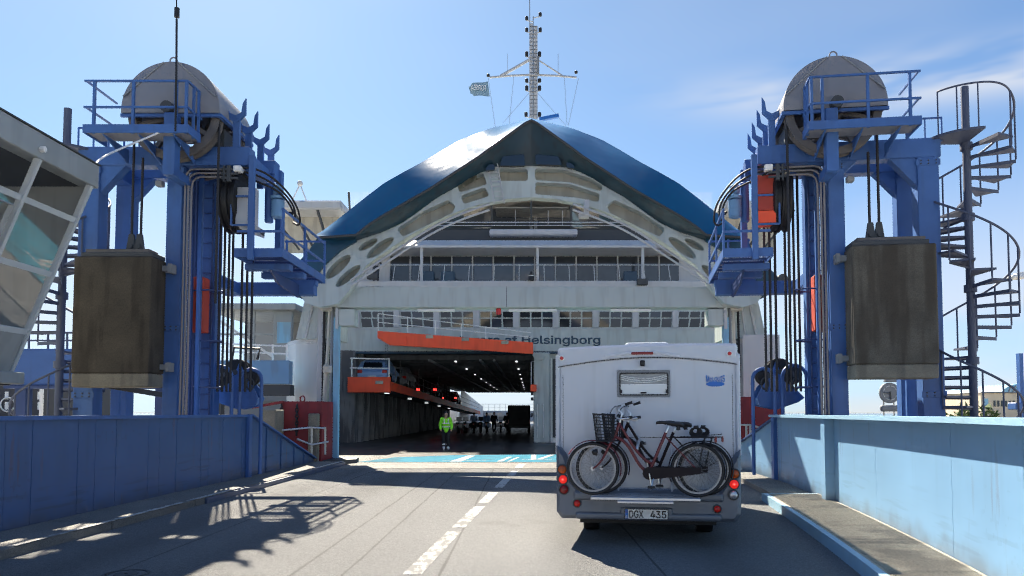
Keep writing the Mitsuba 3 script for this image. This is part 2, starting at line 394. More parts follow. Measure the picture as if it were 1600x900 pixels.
def spline(pts, n):
    from scipy.interpolate import CubicSpline
    p = np.asarray(pts, float); t = np.r_[0, np.cumsum(np.linalg.norm(np.diff(p, axis=0), axis=1))]
    return CubicSpline(t, p)(np.linspace(0, t[-1], n))


def lin(pts, n):
    p = np.asarray(pts, float); t = np.r_[0, np.cumsum(np.linalg.norm(np.diff(p, axis=0), axis=1))]
    u = np.linspace(0, t[-1], n)
    return np.stack([np.interp(u, t, p[:, k]) for k in range(p.shape[1])], 1)


def rotz(a, c=(0, 0, 0)):
    m = np.eye(4); m[:2, :2] = [[math.cos(a), -math.sin(a)], [math.sin(a), math.cos(a)]]
    c = np.asarray(c, float); m[:3, 3] = c - m[:3, :3] @ c; return m


def shift(x, y, z=0):
    m = np.eye(4); m[:3, 3] = (x, y, z); return m


# ------------------------------------------------------------------ the setting
g = G(); g.box(-3500, 3500, -200, 6000, -3.2, -3.0); struct('water', g, 'water_mat')
g = G(); g.box(-160, 160, -160, 23.3, -2.9, -0.03); g.box(-160, -17, 23.3, 70, -2.9, -0.03); g.box(18, 160, 23.3, 260, -2.9, -0.03); struct('quay_ground', g, QUAY)
road = struct('road', G().box(-7.4, 6.2, -30, 23.42, -0.028, 0.0), 'asphalt')
# lane line: dashes of worn paint, each its own piece
def lane_x(y): return -1.25 + (y - 8.33) * (0.78 / 14.34)
for a, b in ((3.0, 5.2), (6.0, 7.9), (8.2, 11.1), (11.5, 14.1), (14.6, 16.5), (17.6, 19.9), (20.9, 22.7)):
    q = [(lane_x(a) - .10, a), (lane_x(a) + .10, a), (lane_x(b) + .10, b), (lane_x(b) - .10, b)]
    part(road, 'lane_dash', G().prism(q, 0.0, 0.004, 'xy'), LINE)
c = at(197, 892, 8.2); mh = G().lathe([(0.20, 0.0), (0.23, 0.0), (0.23, 0.008), (0.20, 0.008), (0.20, 0.0)], (c[0], 8.2, 0.001), n=32)
mh.lathe([(0.02, 0), (0.12, 0.0), (0.12, 0.006), (0.02, 0.006)], (c[0], 8.2, 0.001), n=24)
solo('manhole_cover', 'round iron manhole cover set in the asphalt at the lower left', 'manhole cover', mh, DGREY)
flap = struct('ramp_flap', G().box(-6.1, 6.3, 23.55, 26.42, -0.05, 0.002), CONC)
part(flap, 'lane_dash', G().prism([(-.52, 23.75), (-.28, 23.75), (-.18, 25.7), (-.42, 25.7)], .002, .006, 'xy'), LINE)

# ------------------------------------------------------------------ left barrier and kerb
LB = [(-7.12, 4.0), (-7.12, 10), (-7.1, 14.5), (-7.02, 19.0)]
ZB = 1.655


def wall_panel(x0, y0, x1, y1, side, z0=0.0, z1=ZB, th=0.05):
    """A plate between two plan points, thickness away from the road."""
    d = np.array([x1 - x0, y1 - y0]); L = np.linalg.norm(d); d /= L; n = np.array([d[1], -d[0]]) * (1 if side > 0 else -1)
    q = [(x0, y0), (x1, y1), (x1 + n[0] * th, y1 + n[1] * th), (x0 + n[0] * th, y0 + n[1] * th)]
    return G().prism(q, z0, z1, 'xy')


lbk = thing('barrier_wall', 'blue steel barrier wall in shade along the left kerb', 'barrier', 'blue barrier walls of the ramp')
pl = lin(LB, 8)
for i in range(7):
    a, b = pl[i], pl[i + 1]; e = 0.004 * (b - a) / np.linalg.norm(b - a)
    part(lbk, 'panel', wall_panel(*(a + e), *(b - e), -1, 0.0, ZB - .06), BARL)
cap = G()
for i in range(7):
    a, b = pl[i], pl[i + 1]
    cap.prism([(a[0] + .06, a[1]), (b[0] + .06, b[1]), (b[0] - .22, b[1]), (a[0] - .22, a[1])], ZB - .058, ZB, 'xy')
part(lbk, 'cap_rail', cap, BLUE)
cap = G()
for y in np.arange(11, 19, 1.1):
    x = np.interp(y, [p[1] for p in LB], [p[0] for p in LB]); cap.box(x + .001, x + .006, y - .01, y + .01, .0, ZB - .06)
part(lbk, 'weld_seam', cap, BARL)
part(lbk, 'end_post', G().bbox(-7.02, -6.93, 18.95, 19.15, 0, ZB - .005, .01), BLUE)
tp = [(19.16, 0.0), (24.9, 0.0), (24.9, 0.22), (24.5, .32), (19.16, ZB - .01)]
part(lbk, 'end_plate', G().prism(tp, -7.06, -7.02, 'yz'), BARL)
part(lbk, 'end_flange', G().bar((-7.0, 19.16, ZB - .01), (-7.0, 24.9, .24), .16, .04), BLUE)
st = G()
for y in (20.4, 21.6, 22.8, 23.8): st.box(-7.02, -6.99, y - .02, y + .02, 0, ZB - (y - 19.16) * .247 - .05)
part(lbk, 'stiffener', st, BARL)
kl = thing('kerb', 'low concrete kerb strip with worn white edge below the left barrier', 'kerb')
for i, (a, b) in enumerate(zip(np.linspace(3, 25.2, 9)[:-1], np.linspace(3, 25.2, 9)[1:])):
    part(kl, 'slab', G().bbox(-7.09, -6.12, a + .012, b - .012, -.02, .12, .015), CONC)
eg = G()
for a, b in ((9.2, 13.6), (13.9, 16.2), (22.0, 25.2)): eg.box(-6.20, -6.115, a, b, .121, .126)
part(kl, 'white_edge', eg, LINE)
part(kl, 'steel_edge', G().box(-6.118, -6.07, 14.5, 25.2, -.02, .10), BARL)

# ------------------------------------------------------------------ right barrier and walkway
RB = spline([(3.35, 3.6), (3.95, 5.6), (4.38, 7.5), (4.95, 10.7), (5.40, 13.8), (5.62, 15.6), (5.86, 17.7), (5.95, 18.6)], 60)
def rbx(y): return float(np.interp(y, RB[:, 1], RB[:, 0]))
def rb_t(y):
    d = np.array([rbx(y + .05) - rbx(y - .05), .1]); return d / np.linalg.norm(d)


def curved_wall(y0, y1, off0, off1, z0, z1, n=8):
    ys = np.linspace(y0, y1, n); a = []; b = []
    for y in ys:
        t = rb_t(y); nn = np.array([t[1], -t[0]]); p = np.array([rbx(y), y]); a.append(p + nn * off0); b.append(p + nn * off1)
    return G().prism(a + b[::-1], z0, z1, 'xy')


rbk = thing('barrier_wall', 'pale blue steel barrier wall in sun along the right walkway', 'barrier', 'blue barrier walls of the ramp')
cuts = [3.7, 6.55, 8.35, 11.3, 13.72, 14.0, 16.9, 18.55]
for y0, y1 in zip(cuts[:-1], cuts[1:]):
    if y1 - y0 < .5: part(rbk, 'pilaster', curved_wall(y0, y1, -.16, .05, .1, ZB - .06, 2), BARR)
    else: part(rbk, 'panel', curved_wall(y0 + .004, y1 - .004, 0, .05, 0.0, ZB - .06), BARR)
part(rbk, 'cap_rail', curved_wall(3.7, 18.6, -.21, .28, ZB - .058, ZB, 40), SILL)
XE = rbx(18.6)
part(rbk, 'end_post', G().bbox(XE - .10, XE + .0, 18.6, 18.8, 0, ZB, .01), BLUE)
part(rbk, 'end_plate', G().prism([(18.81, 0), (24.9, 0), (24.9, .2), (18.81, ZB - .02)], XE + .1, XE + .14, 'yz'), BARR)
part(rbk, 'end_flange', G().bar((XE + .1, 18.81, ZB - .02), (XE + .1, 24.9, .22), .16, .04), BDARK)
wk = thing('raised_walkway', 'raised tan tread plate walkway with pale blue steel edge by the right barrier', 'walkway')
WE = spline([(2.6, 3.4), (3.0, 5.3), (3.42, 7.44), (4.0, 11.0), (4.55, 14.9)], 40)
def wex(y): return float(np.interp(y, WE[:, 1], WE[:, 0]))
ys = np.linspace(3.7, 14.9, 9)
for a, b in zip(ys[:-1], ys[1:]):
    g = G().prism([(wex(a + .006), a + .006), (rbx(a + .006) - .012, a + .006), (rbx(b - .006) - .012, b - .006), (wex(b - .006), b - .006)], -.02, .15, 'xy')
    part(wk, 'tread_plate', g, TREAD)
rib = G()
for y in np.arange(3.8, 14.85, 0.055):
    x0, x1 = wex(y) + .03, rbx(y) - .06
    rib.add([(x0, y - .011, .1505), (x1, y - .011, .1505), (x1, y + .011, .1505), (x0, y + .011, .1505), (x0 + .004, y - .004, .157), (x1 - .004, y - .004, .157), (x1 - .004, y + .004, .157), (x0 + .004, y + .004, .157)],
            [(4, 5, 6, 7), (0, 1, 5, 4), (1, 2, 6, 5), (2, 3, 7, 6), (3, 0, 4, 7)])
part(wk, 'tread_rib', rib, TREAD, kind='stuff')
g = G(); yy = np.linspace(3.7, 14.9, 20)
g.prism([(wex(y) - .006, y) for y in yy] + [(wex(y) - .09, y) for y in yy[::-1]], -.02, .156, 'xy'); part(wk, 'steel_edge', g, SILL)
part(wk, 'end_edge', G().box(wex(14.92) - .09, rbx(14.92) - .02, 14.906, 14.96, -.02, .15), SILL)
kr = thing('kerb', 'low concrete walkway kerb between the tread plate and the ferry on the right', 'kerb')
for a, b in zip(np.linspace(15, 25.2, 5)[:-1], np.linspace(15, 25.2, 5)[1:]):
    part(kr, 'slab', G().prism([(4.75 + (a - 15) * .1, a), (rbx(a) - .02, a), (rbx(b) - .02, b - .02), (4.75 + (b - 15) * .1, b - .02)], -.02, .10, 'xy'), CONC)

# ------------------------------------------------------------------ lifting towers (built once at the left, mirrored for the right)
def W(px, Y=17.0, py=450): return float(at(px, py, Y)[0])
def Zh(py, Y=17.0, px=265): return float(at(px, py, Y)[2])
IX0, IX1, OX0, OX1 = W(257, 17.2), W(281, 17.2), W(119, 17.2), W(150, 17.2)
BX0, BX1, CX0, CX1 = W(184, 18.8, 330), W(209, 18.8, 330), W(318, 18.8), W(340, 18.8)
WC = at(269, 174, 16.75); WCX, WCZ = float(WC[0]), float(WC[2])


def lifting_tower(label, cab):
    t = thing('lifting_tower', label, 'ramp tower', 'blue ramp lifting towers')
    P = lambda n, g, m=BLUE, s=False, l=None, k=None: part(t, n, g, m, s, l, k)
    zb0, zb1 = Zh(258, 17.2), Zh(229, 17.2)
    P('column', G().bbox(IX0, IX1, 17.2, 17.55, -.03, zb0, .012)); P('column', G().bbox(OX0, OX1, 17.2, 17.6, -.03, zb0, .012))
    zk = Zh(268, 18.8)
    P('column', G().bbox(BX0, BX1, 18.7, 19.05, -.03, zk - .2, .012)); P('column', G().bbox(CX0, CX1, 18.7, 19.05, -.03, zk - .2, .012))
    RX = W(390, 17.2, 240)
    P('top_beam', G().bbox(W(122, 17.2, 240), RX, 17.2, 17.55, zb0, zb1, .012))
    P('top_beam', G().bbox(BX0, CX1 + 1.4, 18.7, 19.05, zk - .2, zk + .25, .012))
    for x0, x1 in ((OX0, OX1), (IX0, IX1), (RX - .25, RX)):
        P('side_beam', G().box(x0 + .03, x1 - .03, 17.56, 18.69, zb0 - .02, zb0 + .33))
    for fx0, fx1, fz_, fy in ((IX0, IX1, zb0 - .12, 17.2), (OX0, OX1, zb0 - .12, 17.2), (IX0, IX1, 3.6, 17.2), (OX0, OX1, 2.1, 17.2), (IX0, IX1, .25, 17.2)):
        fl = P('flange_plate', G().bbox(fx0 - .03, fx1 + .03, fy - .02, fy - .001, fz_ - .07, fz_ + .07, .006))
        bo = G()
        for u in (.15, .5, .85):
            for dz in (-.035, .035): bo.disc((fx0 + (fx1 - fx0) * u, fy - .045, fz_ + dz), .016, .026, 'y', 6)
        part(fl, 'bolts', bo, DGREY, kind='stuff')
    P('work_lamp', G().bbox(IX0 - .16, IX0 - .0, 16.95, 17.12, zb0 - .55, zb0 - .42, .02), MGREY); P('work_lamp', G().bbox(RX - .3, RX - .12, 17.0, 17.19, zb0 - .2, zb0 - .06, .02), LAMPW)
    # knee plates
    for a, b, y in (((OX1, zb0 - .62), (OX1 + .55, zb0 - .0), 17.25), ((IX0, zb0 - .3), (IX0 - .3, zb0), 17.25)):
        P('knee_plate', G().prism([a, b, (a[0], b[1])], y, y + .25))
    for a, b, y in (((BX1, zk - .75), (BX1 + .5, zk - .2), 18.75), ((CX0, zk - .75), (CX0 - .5, zk - .2), 18.75)):
        P('knee_plate', G().prism([a, b, (a[0], b[1])], y, y + .25))
    # low tie plates between the legs
    P('tie_plate', G().box(OX1 - .1, BX1, 18.35, 18.45, .3, Zh(596, 18.4))); P('tie_plate', G().box(BX1, CX0, 18.85, 18.93, .2, 1.0))
    if cab == 'white': P('tie_beam', G().bar((OX1 - .1, 17.4, Zh(598)), (IX0, 18.6, Zh(622)), .08, .12), DGREY)
    # bracket post and sheave axle
    bp0, bp1 = W(256, 16.35, 245), W(274, 16.35, 245)
    P('bracket_post', G().bbox(bp0, bp1, 16.3, 16.58, Zh(275, 16.4), Zh(178, 16.4), .012))
    P('bracket_beam', G().box(bp0 + .02, bp1 - .02, 16.58, 17.2, Zh(275, 16.4), Zh(262, 16.4)))
    P('bearing', G().disc((WCX, 16.45, WCZ), .13, .25, 'y', 16), DGREY, 40)
    # big wheels
    for y in (16.82, 18.15):
        wl = G().lathe([(.85, 0), (1.02, 0), (1.02, .05), (.96, .09), (.96, .19), (1.02, .23), (1.02, .28), (.85, .28), (.85, 0)], (WCX, y, WCZ - .03), 'y', 48)
        w = P('sheave_wheel', wl, WHEELM, 40)
        part(w, 'hub', G().disc((WCX, y + .02, WCZ - .03), .22, .24, 'y', 20), WHEELM, 40)
        for k in range(8):
            a = k * math.pi / 4 + .25; d = np.array([math.cos(a), 0, math.sin(a)])
            o = np.array([WCX, y + .14, WCZ - .03]); part(w, 'spoke', G().bar(o + d * .2, o + d * .87, .09, .10, (0, 1, 0)), WHEELM)
    # hood
    r0, y0, y1 = 1.09, 16.66, 18.66; an = np.linspace(-.06, math.pi + .06, 33)
    arc = [(WCX + r0 * math.cos(a), WCZ + r0 * math.sin(a)) for a in an]
    hood = G(); hood.grid([[(x, y, z) for x, z in arc] for y in (y0, y1)])
    hood.grid([[(WCX + (r0 - .03) * math.cos(a), y, WCZ + (r0 - .03) * math.sin(a)) for a in an] for y in (y1, y0)])
    for y in (y0, y1):
        vv = [(x, y, z) for x, z in arc] + [(WCX, y - (.10 if y == y0 else -.10), WCZ + .35)]
        m = len(arc); hood.add(vv, [(j, j + 1, m) for j in range(m - 1)] + [(m - 1, 0, m)])
    h = P('wheel_hood', hood, COVER, 35)
    sm = G()
    for a in (2.35, 1.0):
        sm.bar((WCX + r0 * .98 * math.cos(1.72 if a > 2 else 1.42), y0 - .012, WCZ + r0 * .98 * math.sin(1.6)), (WCX + .98 * r0 * math.cos(2.85 if a > 2 else .3), y0 - .05, WCZ + .28), .03, .035, (0, 1, 0))
    sm.bar((WCX - .5, y0 - .075, WCZ + .62), (WCX + .5, y0 - .075, WCZ + .62), .02, .02)
    part(h, 'seam_strip', sm, MGREY)
    part(h, 'lifting_eye', G().tube([(WCX + .08 * math.cos(a), y0 + .1, WCZ + r0 + .06 + .08 * math.sin(a)) for a in np.linspace(0, 2 * math.pi, 12)[:-1]], .018, 5, True), COVER)
    P('hood_frame', G().box(WCX - 1.12, WCX + 1.12, y0 + .03, y0 + .1, WCZ - .14, WCZ - .07).box(WCX + 1.03, WCX + 1.12, y0 + .1, y1, WCZ - .14, WCZ - .07), BLUE)
    mb = G().box(WCX + .45, WCX + .95, 17.3, 18.1, WCZ - .75, WCZ - .2); P('gear_box', mb, DGREY)
    # upper platform
    ux0, ux1, uy0, uy1, uz = W(131, 16.0, 200), W(292, 16.0, 200), 16.0, 16.62, Zh(207, 16.0)
    pf = P('upper_platform', G().box(ux0, ux1, uy0 + .03, uy1, uz + .03, uz + .07), COVER)
    fz = G().box(ux0, ux1, uy0, uy0 + .028, uz, uz + .18).box(ux1, ux1 + .028, uy0, uy1, uz, uz + .18).box(ux0 - .028, ux0, uy0, uy1 + .3, uz, uz + .18)
    part(pf, 'fascia', fz, BLUE)
    zt = Zh(125, 16.0)
    for px in (146, 207, 274, 290):
        x = W(px, 16.02, 160); part(pf, 'rail_post', G().box(x - .028, x + .028, uy0 + .03, uy0 + .08, uz, zt), BLUE)
    for y in (16.35, 16.6): part(pf, 'rail_post', G().box(ux1 - .05, ux1, y - .02, y + .03, uz, zt), BLUE)
    zm = Zh(166, 16)
    for z in (zt, zm):
        part(pf, 'hand_rail', G().bar((ux0 - .04, 16.05, z), (ux1 - .02, 16.05, z), .045, .04).bar((ux1 - .025, 16.05, z), (ux1 - .025, 16.75, z), .045, .04).bar((ux0, 16.07, z), (ux0, 17.25, z), .04, .035), BLUE)
    for k in range(3):
        x = ux0 + .35 + k * .75; part(pf, 'deck_bracket', G().prism([(uy0 + .05, uz), (uy1 + .5, uz - .32), (uy1 + .5, uz)], x, x + .03, 'yz'), BLUE)
    # access bridge rail at the stair side
    br = P('access_rail', G().bar((ux0 - .9, 17.3, zm + .02), (WCX - 1.15, 17.3, zm + .02), .035).bar((ux0 - .9, 17.3, zm - .5), (WCX - 1.15, 17.3, zm - .5), .03), BLUE)
    for k in range(6): part(br, 'rail_post', G().box(ux0 - .9 + k * .35, ux0 - .87 + k * .35, 17.28, 17.31, zb1, zm + .02), BLUE)
    # horns that guide the hoses
    hx = -6.72
    for k, y in enumerate((17.2, 17.95, 18.75, 19.5)):
        z = Zh(172, 17.2)
        P('cable_horn', G().prism([(hx - .26, z + .12), (hx - .16, z - .06), (hx - .02, z - .12), (hx + .10, z - .05), (hx + .13, z + .16), (hx + .20, z + .28), (hx + .20, z - .10), (hx + .05, z - .25), (hx - .08, z - .28), (hx - .26, z - .12)], y, y + .06))
        P('horn_post', G().box(hx - .09, hx + .06, y + .02, y + .1, zb1 - (.0 if k < 2 else .5), z - .2))
    P('horn_beam', G().box(hx - .1, hx + .1, 17.55, 19.6, zb0 + .1, zb0 + .3))
    # service platform with posts
    sx0, sx1, sy0, sy1, sz = -6.72, W(442, 17.2, 395), 17.2, 20.8, Zh(400, 17.2)
    sp = P('service_platform', G().box(sx0, sx1, sy0, sy0 + .03, sz - .02, sz + .18).box(sx1 - .03, sx1, sy0 + .03, sy1, sz - .02, sz + .18).box(sx0, sx1, sy1 - .03, sy1, sz - .02, sz + .18).box(sx0, sx0 + .03, sy0 + .03, sy1, sz - .02, sz + .18))
    gr = G()
    for x in np.arange(sx0 + .06, sx1 - .05, .055): gr.box(x, x + .012, sy0 + .03, sy1 - .03, sz + .10, sz + .13)
    for y in np.arange(sy0 + .3, sy1, .45): gr.box(sx0 + .03, sx1 - .03, y, y + .06, sz + .05, sz + .10)
    part(sp, 'grating', gr, BDARK, kind='stuff')
    for y in (18.0, 19.1, 20.2): part(sp, 'cross_bearer', G().box(sx0 - .05, sx1 - .1, y, y + .26, sz - .16, sz - .02), BLUE)
    part(sp, 'bearer_plate', G().prism([(18.0, sz - .16), (20.8, sz - .16), (20.2, sz - .5), (18.6, sz - .4)], -6.2, -6.15, 'yz'), BDARK)
    rt, rm = sz + 1.08, sz + .55
    for y in (17.25, 18.9, 20.75): part(sp, 'rail_post', G().box(sx1 - .05, sx1, y, y + .05, sz, rt), BLUE)
    for x in (sx0 + .02, (sx0 + sx1) / 2): part(sp, 'rail_post', G().box(x, x + .05, sy1 - .06, sy1 - .01, sz, rt + .1), BLUE)
    for z in (rt, rm):
        part(sp, 'hand_rail', G().bar((sx1 - .025, 17.2, z), (sx1 - .025, 20.8, z), .045).bar((sx0, 20.76, z + .05), (sx1, 20.76, z + .05), .045), BLUE)
    part(sp, 'hand_rail', G().bar((sx0 + .05, 17.23, rm + .02), (sx1, 17.23, rm + .02), .05), BLUE)
    P('hanger_post', G().bbox(W(389, 17.16, 330), W(398, 17.16, 330), 17.08, 17.19, sz - .1, zb0 + .2, .01))
    P('hanger_post', G().bbox(W(432, 19.1, 330), W(441, 19.1, 330), 19.0, 19.2, sz, Zh(268, 19.1), .01))
    P('hanger_beam', G().box(W(410, 19.1, 275), W(438, 19.1, 275), 18.6, 19.35, Zh(280, 19.1), Zh(266, 19.1)))
    P('bearer_beam', G().bbox(CX0 - .1, -5.75, 20.2, 20.5, sz - .42, sz - .08, .012)); P('bearer_beam', G().bbox(CX0, CX1, 19.05, 20.5, sz - .40, sz - .1, .012))
    # cabinet on the platform
    if cab == 'white':
        x0, x1 = W(369, 17.5, 320), W(398, 17.5, 320); z0, z1 = Zh(350, 17.5), Zh(293, 17.5)
        cb = P('control_cabinet', bevel_prism(G(), [(x0, z0), (x0 + .12, z0 - .12), (x1 + .15, z0 - .28), (x1 + .15, z0 - .1), (x1, z0), (x1, z1), (x0, z1)], 17.45, 17.75, .015), WHITE, False, 'white metal control cabinet')
        vg = G()
        for k in range(5): vg.bar((x1 + .155, 17.5 + k * .05, z0 - .24), (x1 + .155, 17.5 + k * .05, z0 - .12), .02, .05)
        part(cb, 'vent', vg, DGREY)
    else:
        x0, x1 = W(367, 17.5, 320), W(395, 17.5, 320); z0, z1 = Zh(352, 17.5), Zh(277, 17.5)
        cb = P('control_cabinet', G().bbox(x0, x1, 17.4, 17.9, z0 + .3, z1, .015), ORLOCK, False, 'tall orange red control cabinet')
        part(cb, 'lower_panel', G().box(x0 + .01, x1 - .01, 17.41, 17.9, z0 + .02, z0 + .29), ORANGE)
    P('cabinet_bracket', G().bar((x0 - .06, 17.38, Zh(307, 17.4)), (x1, 17.38, Zh(307, 17.4)), .04).bar((x0 - .06, 17.38, Zh(307, 17.4)), (x0 - .06, 17.38, Zh(352, 17.4)), .04).bar((x0 - .06, 17.38, Zh(352, 17.4)), (x1, 17.38, Zh(352, 17.4)), .04))
    hc = G().disc((-6.22, 18.0, Zh(348, 18.0)), .10, .95, 'z', 16, .02); P('hydraulic_cylinder', hc, BLUE, 40)
    hc = G().disc((-5.98, 17.9, Zh(350, 18.5)), .15, .42, 'z', 16, .02).disc((-5.98, 17.9, Zh(315, 18.5)), .12, .22, 'z', 16, .02).disc((-5.98, 17.9, Zh(322, 18.5)), .17, .06, 'z', 16); P('hydraulic_pump', hc, BARR, 40)
    # rope pulley at the inner side, axis across
    pw = G().lathe([(.2, 0), (.66, 0), (.72, .03), (.72, .07), (.62, .1), (.62, .16), (.72, .19), (.72, .23), (.62, .26), (.62, .32), (.72, .35), (.72, .4), (.66, .43), (.2, .43), (.2, 0)], (-7.2, 18.0, 6.66), 'x', 36)
    pw.disc((-7.12, 18.0, 6.66), .67, .3, 'x', 36); P('rope_pulley', pw, BLACK, 35)
    # hoses
    hz = Zh(266, 17.2)
    for k in range(3):
        o = k * .12
        pts = spline([(-6.75 + o * .4, 17.1 + o, hz - .02), (-6.2, 17.3 + o, hz + .02 - o), (-5.75, 17.7 + o, hz - .30 - o), (-5.52 - o, 18.0 + o, hz - .75), (-5.55 - o, 18.2, hz - .98 + o), (-5.75, 18.35, hz - .92 + o)], 22)
        P('hose', G().tube(pts, .024, 7), BLACK, True)
    mf = G()
    for k in range(3): mf.bar((-7.0, 17.08, hz - .02 - k * .10), (-6.62, 17.08, hz - .02 - k * .10), .05, .045)
    mf.box(-6.86, -6.78, 17.04, 17.12, hz - .3, hz + .06).box(-6.95, -6.91, 17.05, 17.12, hz - .3, hz + .06); P('hose_manifold', mf, DGREY)
    for k in range(3):
        x = W(285 + k * 5, 17.1); z = Zh(264 + k * 6, 17.1)
        P('pipe', G().tube([(x, 17.12, 0), (x, 17.12, z - .25), (x + .03, 17.12, z - .1), (x + .1, 17.12, z - .03), (x + .2, 17.12, z), (-6.9, 17.12, z)], .026, 7), PIPE, True)
    for px, y, w in ((296, 17.9, .10), (310, 18.0, .09), (303, 18.3, .05)):
        x = W(px, y); P('guide_rail', G().box(x - w / 2, x + w / 2, y, y + .1, 0, zb0 + .05), BDARK if px != 310 else BLUE)
    lk = G().bbox(W(296, 18.1), W(317, 18.1), 18.12, 18.5, Zh(518, 18.1), Zh(432, 18.1), .02); P('locker', lk, ORLOCK, False, 'orange red locker behind the column')
    # ladder
    lx0, lx1, ly = CX0 - .06, CX0 + .26, 18.6
    ld = P('ladder', G().box(lx0, lx0 + .03, ly, ly + .04, 0, zb0).box(lx1, lx1 + .03, ly, ly + .04, 0, zb0), BDARK)
    for z in np.arange(.3, zb0, .37): part(ld, 'rung', G().bar((lx0, ly + .02, z), (lx1 + .03, ly + .02, z), .024), BDARK)
    for z in (2.3, 3.4, 4.6): part(ld, 'hoop', G().tube([(lx1 + .03, ly, z), (lx1 + .35, ly - .1, z), (lx1 + .45, ly - .4, z), (lx1 + .2, ly - .6, z), (lx0 + .1, ly - .5, z), (lx0, ly, z)], .02, 5), BDARK)
    # ropes
    for px in (343, 350, 357, 363, 378, 386, 394):
        x = W(px, 18.3); P('rope', G().tube([(x, 18.3, 2.2), (x, 18.3, zb0 + .05)], .030, 8), CABLE, True)
    for dx in (-.93, .97):
        P('rope', G().tube([(WCX + dx, 16.95, Zh(372, 16.8) if dx < 0 else zb0 - 3.2), (WCX + dx, 16.95, WCZ)], .03, 6), CABLE)
    P('rope', G().tube([(WCX - .75, 17.0, Zh(372, 16.8)), (WCX - .75, 17.0, zb0 + .1)], .03, 6), CABLE)
    return t


def counterweight(label, face=RUSTC, up=0.0):
    t = thing('counterweight', label, 'counterweight', 'counterweights hanging in the lifting towers')
    x0, x1, y0, y1 = W(114, 16.5), W(236, 16.5), 16.5, 17.17
    z1, z0 = Zh(400, 16.5, 200) + up, Zh(583, 16.5, 200) + up
    part(t, 'body', G().bbox(x0, x1, y0, y1, z0, z1, .025), face)
    part(t, 'top_plate', G().bbox(x0 + .12, x1 - .02, y0 + .06, y1 - .02, z1, z1 + .10, .01), DGREY); part(t, 'top_beam', G().bbox(x0 + .16, x1 - .14, y0 + .15, y1 - .1, z1 + .1, z1 + .19, .01), WHEELM)
    part(t, 'base_block', G().bbox(x0 + .01, x1 - .01, y0 + .015, y1, z0 - .30, z0 - .005, .02), RUSTL)
    for dx in (-.93, -.75):
        x = WCX + dx; part(t, 'lifting_lug', G().prism([(x - .11, z1 + .19), (x + .11, z1 + .19), (x + .05, z1 + .58), (x - .05, z1 + .58)], 16.92, 17.0).disc((x, 16.88, z1 + .3), .05, .16, 'y', 12), DGREY)
    for z in (z1 - .24, z0 + .1):
        part(t, 'guide_shoe', G().box(x1, x1 + .14, y1 - .2, y1 + .02, z, z + .12).box(x1 + .14, x1 + .22, y1 - .24, y1 + .02, z - .04, z + .16), MGREY)
        part(t, 'guide_shoe', G().box(x0 - .1, x0, y1 - .2, y1 + .02, z, z + .12), MGREY)
    return t


def pulley_block(label):
    t = thing('pulley_block', label, 'pulley block', 'blue pulley blocks on the ramp ropes')
    Y = 19.3
    pol = pxz([(330, 622), (345, 606), (362, 596), (374, 566), (384, 590), (396, 606), (403, 622), (399, 634), (372, 640), (340, 629)], Y)
    for y in (Y, Y + .42): part(t, 'side_plate', G().prism(pol, y, y + .05), BLUE)
    part(t, 'web', G().prism(pxz([(334, 624), (372, 612), (400, 622), (398, 632), (372, 637)], Y), Y + .05, Y + .42), BLUE)
    for px, py, r in ((350, 586, .26), (369, 582, .34), (388, 588, .24)):
        c = at(px, py, Y + .08); part(t, 'sheave', G().lathe([(.05, 0), (r, 0), (r, .04), (r - .05, .09), (r - .05, .16), (r, .21), (r, .25), (.05, .25)], c, 'y', 24), BLACK, 35)
        part(t, 'pin', G().disc((c[0], Y - .03, c[2]), .07, .55, 'y', 12), DGREY, 35)
    for px in (343, 391): c = at(px, 600, Y - .02); part(t, 'shackle', G().tube([c + (.09 * math.cos(a), 0, .14 * math.sin(a)) for a in np.linspace(0, 2 * math.pi, 14)[:-1]], .02, 6, True), DGREY, True)
    for a, b, top, y in ((326, 363, 572, 18.9), (375, 409, 577, 19.0)):
        p, q = at(a, top, y), at(b, top, y); w = q[0] - p[0]
        pts = [(p[0], y, .9)] + [((p[0] + q[0]) / 2 - w / 2 * math.cos(u), y, p[2] - w / 2 + w / 2 * math.sin(u)) for u in np.linspace(0, math.pi, 12)] + [(q[0], y, .2)]
        part(t, 'guard_loop', G().tube(pts, .045, 8), BLUE, True)
    return t


MIR = np.diag([-1.0, 1, 1, 1]); MIR[0, 3] = -1.33
RT = rotz(R(-8), (8.6, 16.5, 0)) @ shift(0, -.55) @ MIR
lifting_tower('blue steel lifting tower on the left with a white control cabinet', 'white')
counterweight('rusty dark concrete counterweight hanging in the left tower')
pulley_block('blue pulley block with black sheaves behind the end of the left barrier')
XF = RT
lifting_tower('blue steel lifting tower on the right with an orange red control cabinet', 'red')
counterweight('streaked grey concrete counterweight hanging in the right tower', RUSTG, .17)
XF = np.linalg.inv(shift(0, 0)) @ shift(.05, -.3) @ MIR
pulley_block('blue pulley block with black sheaves behind the end of the right barrier')
XF = None


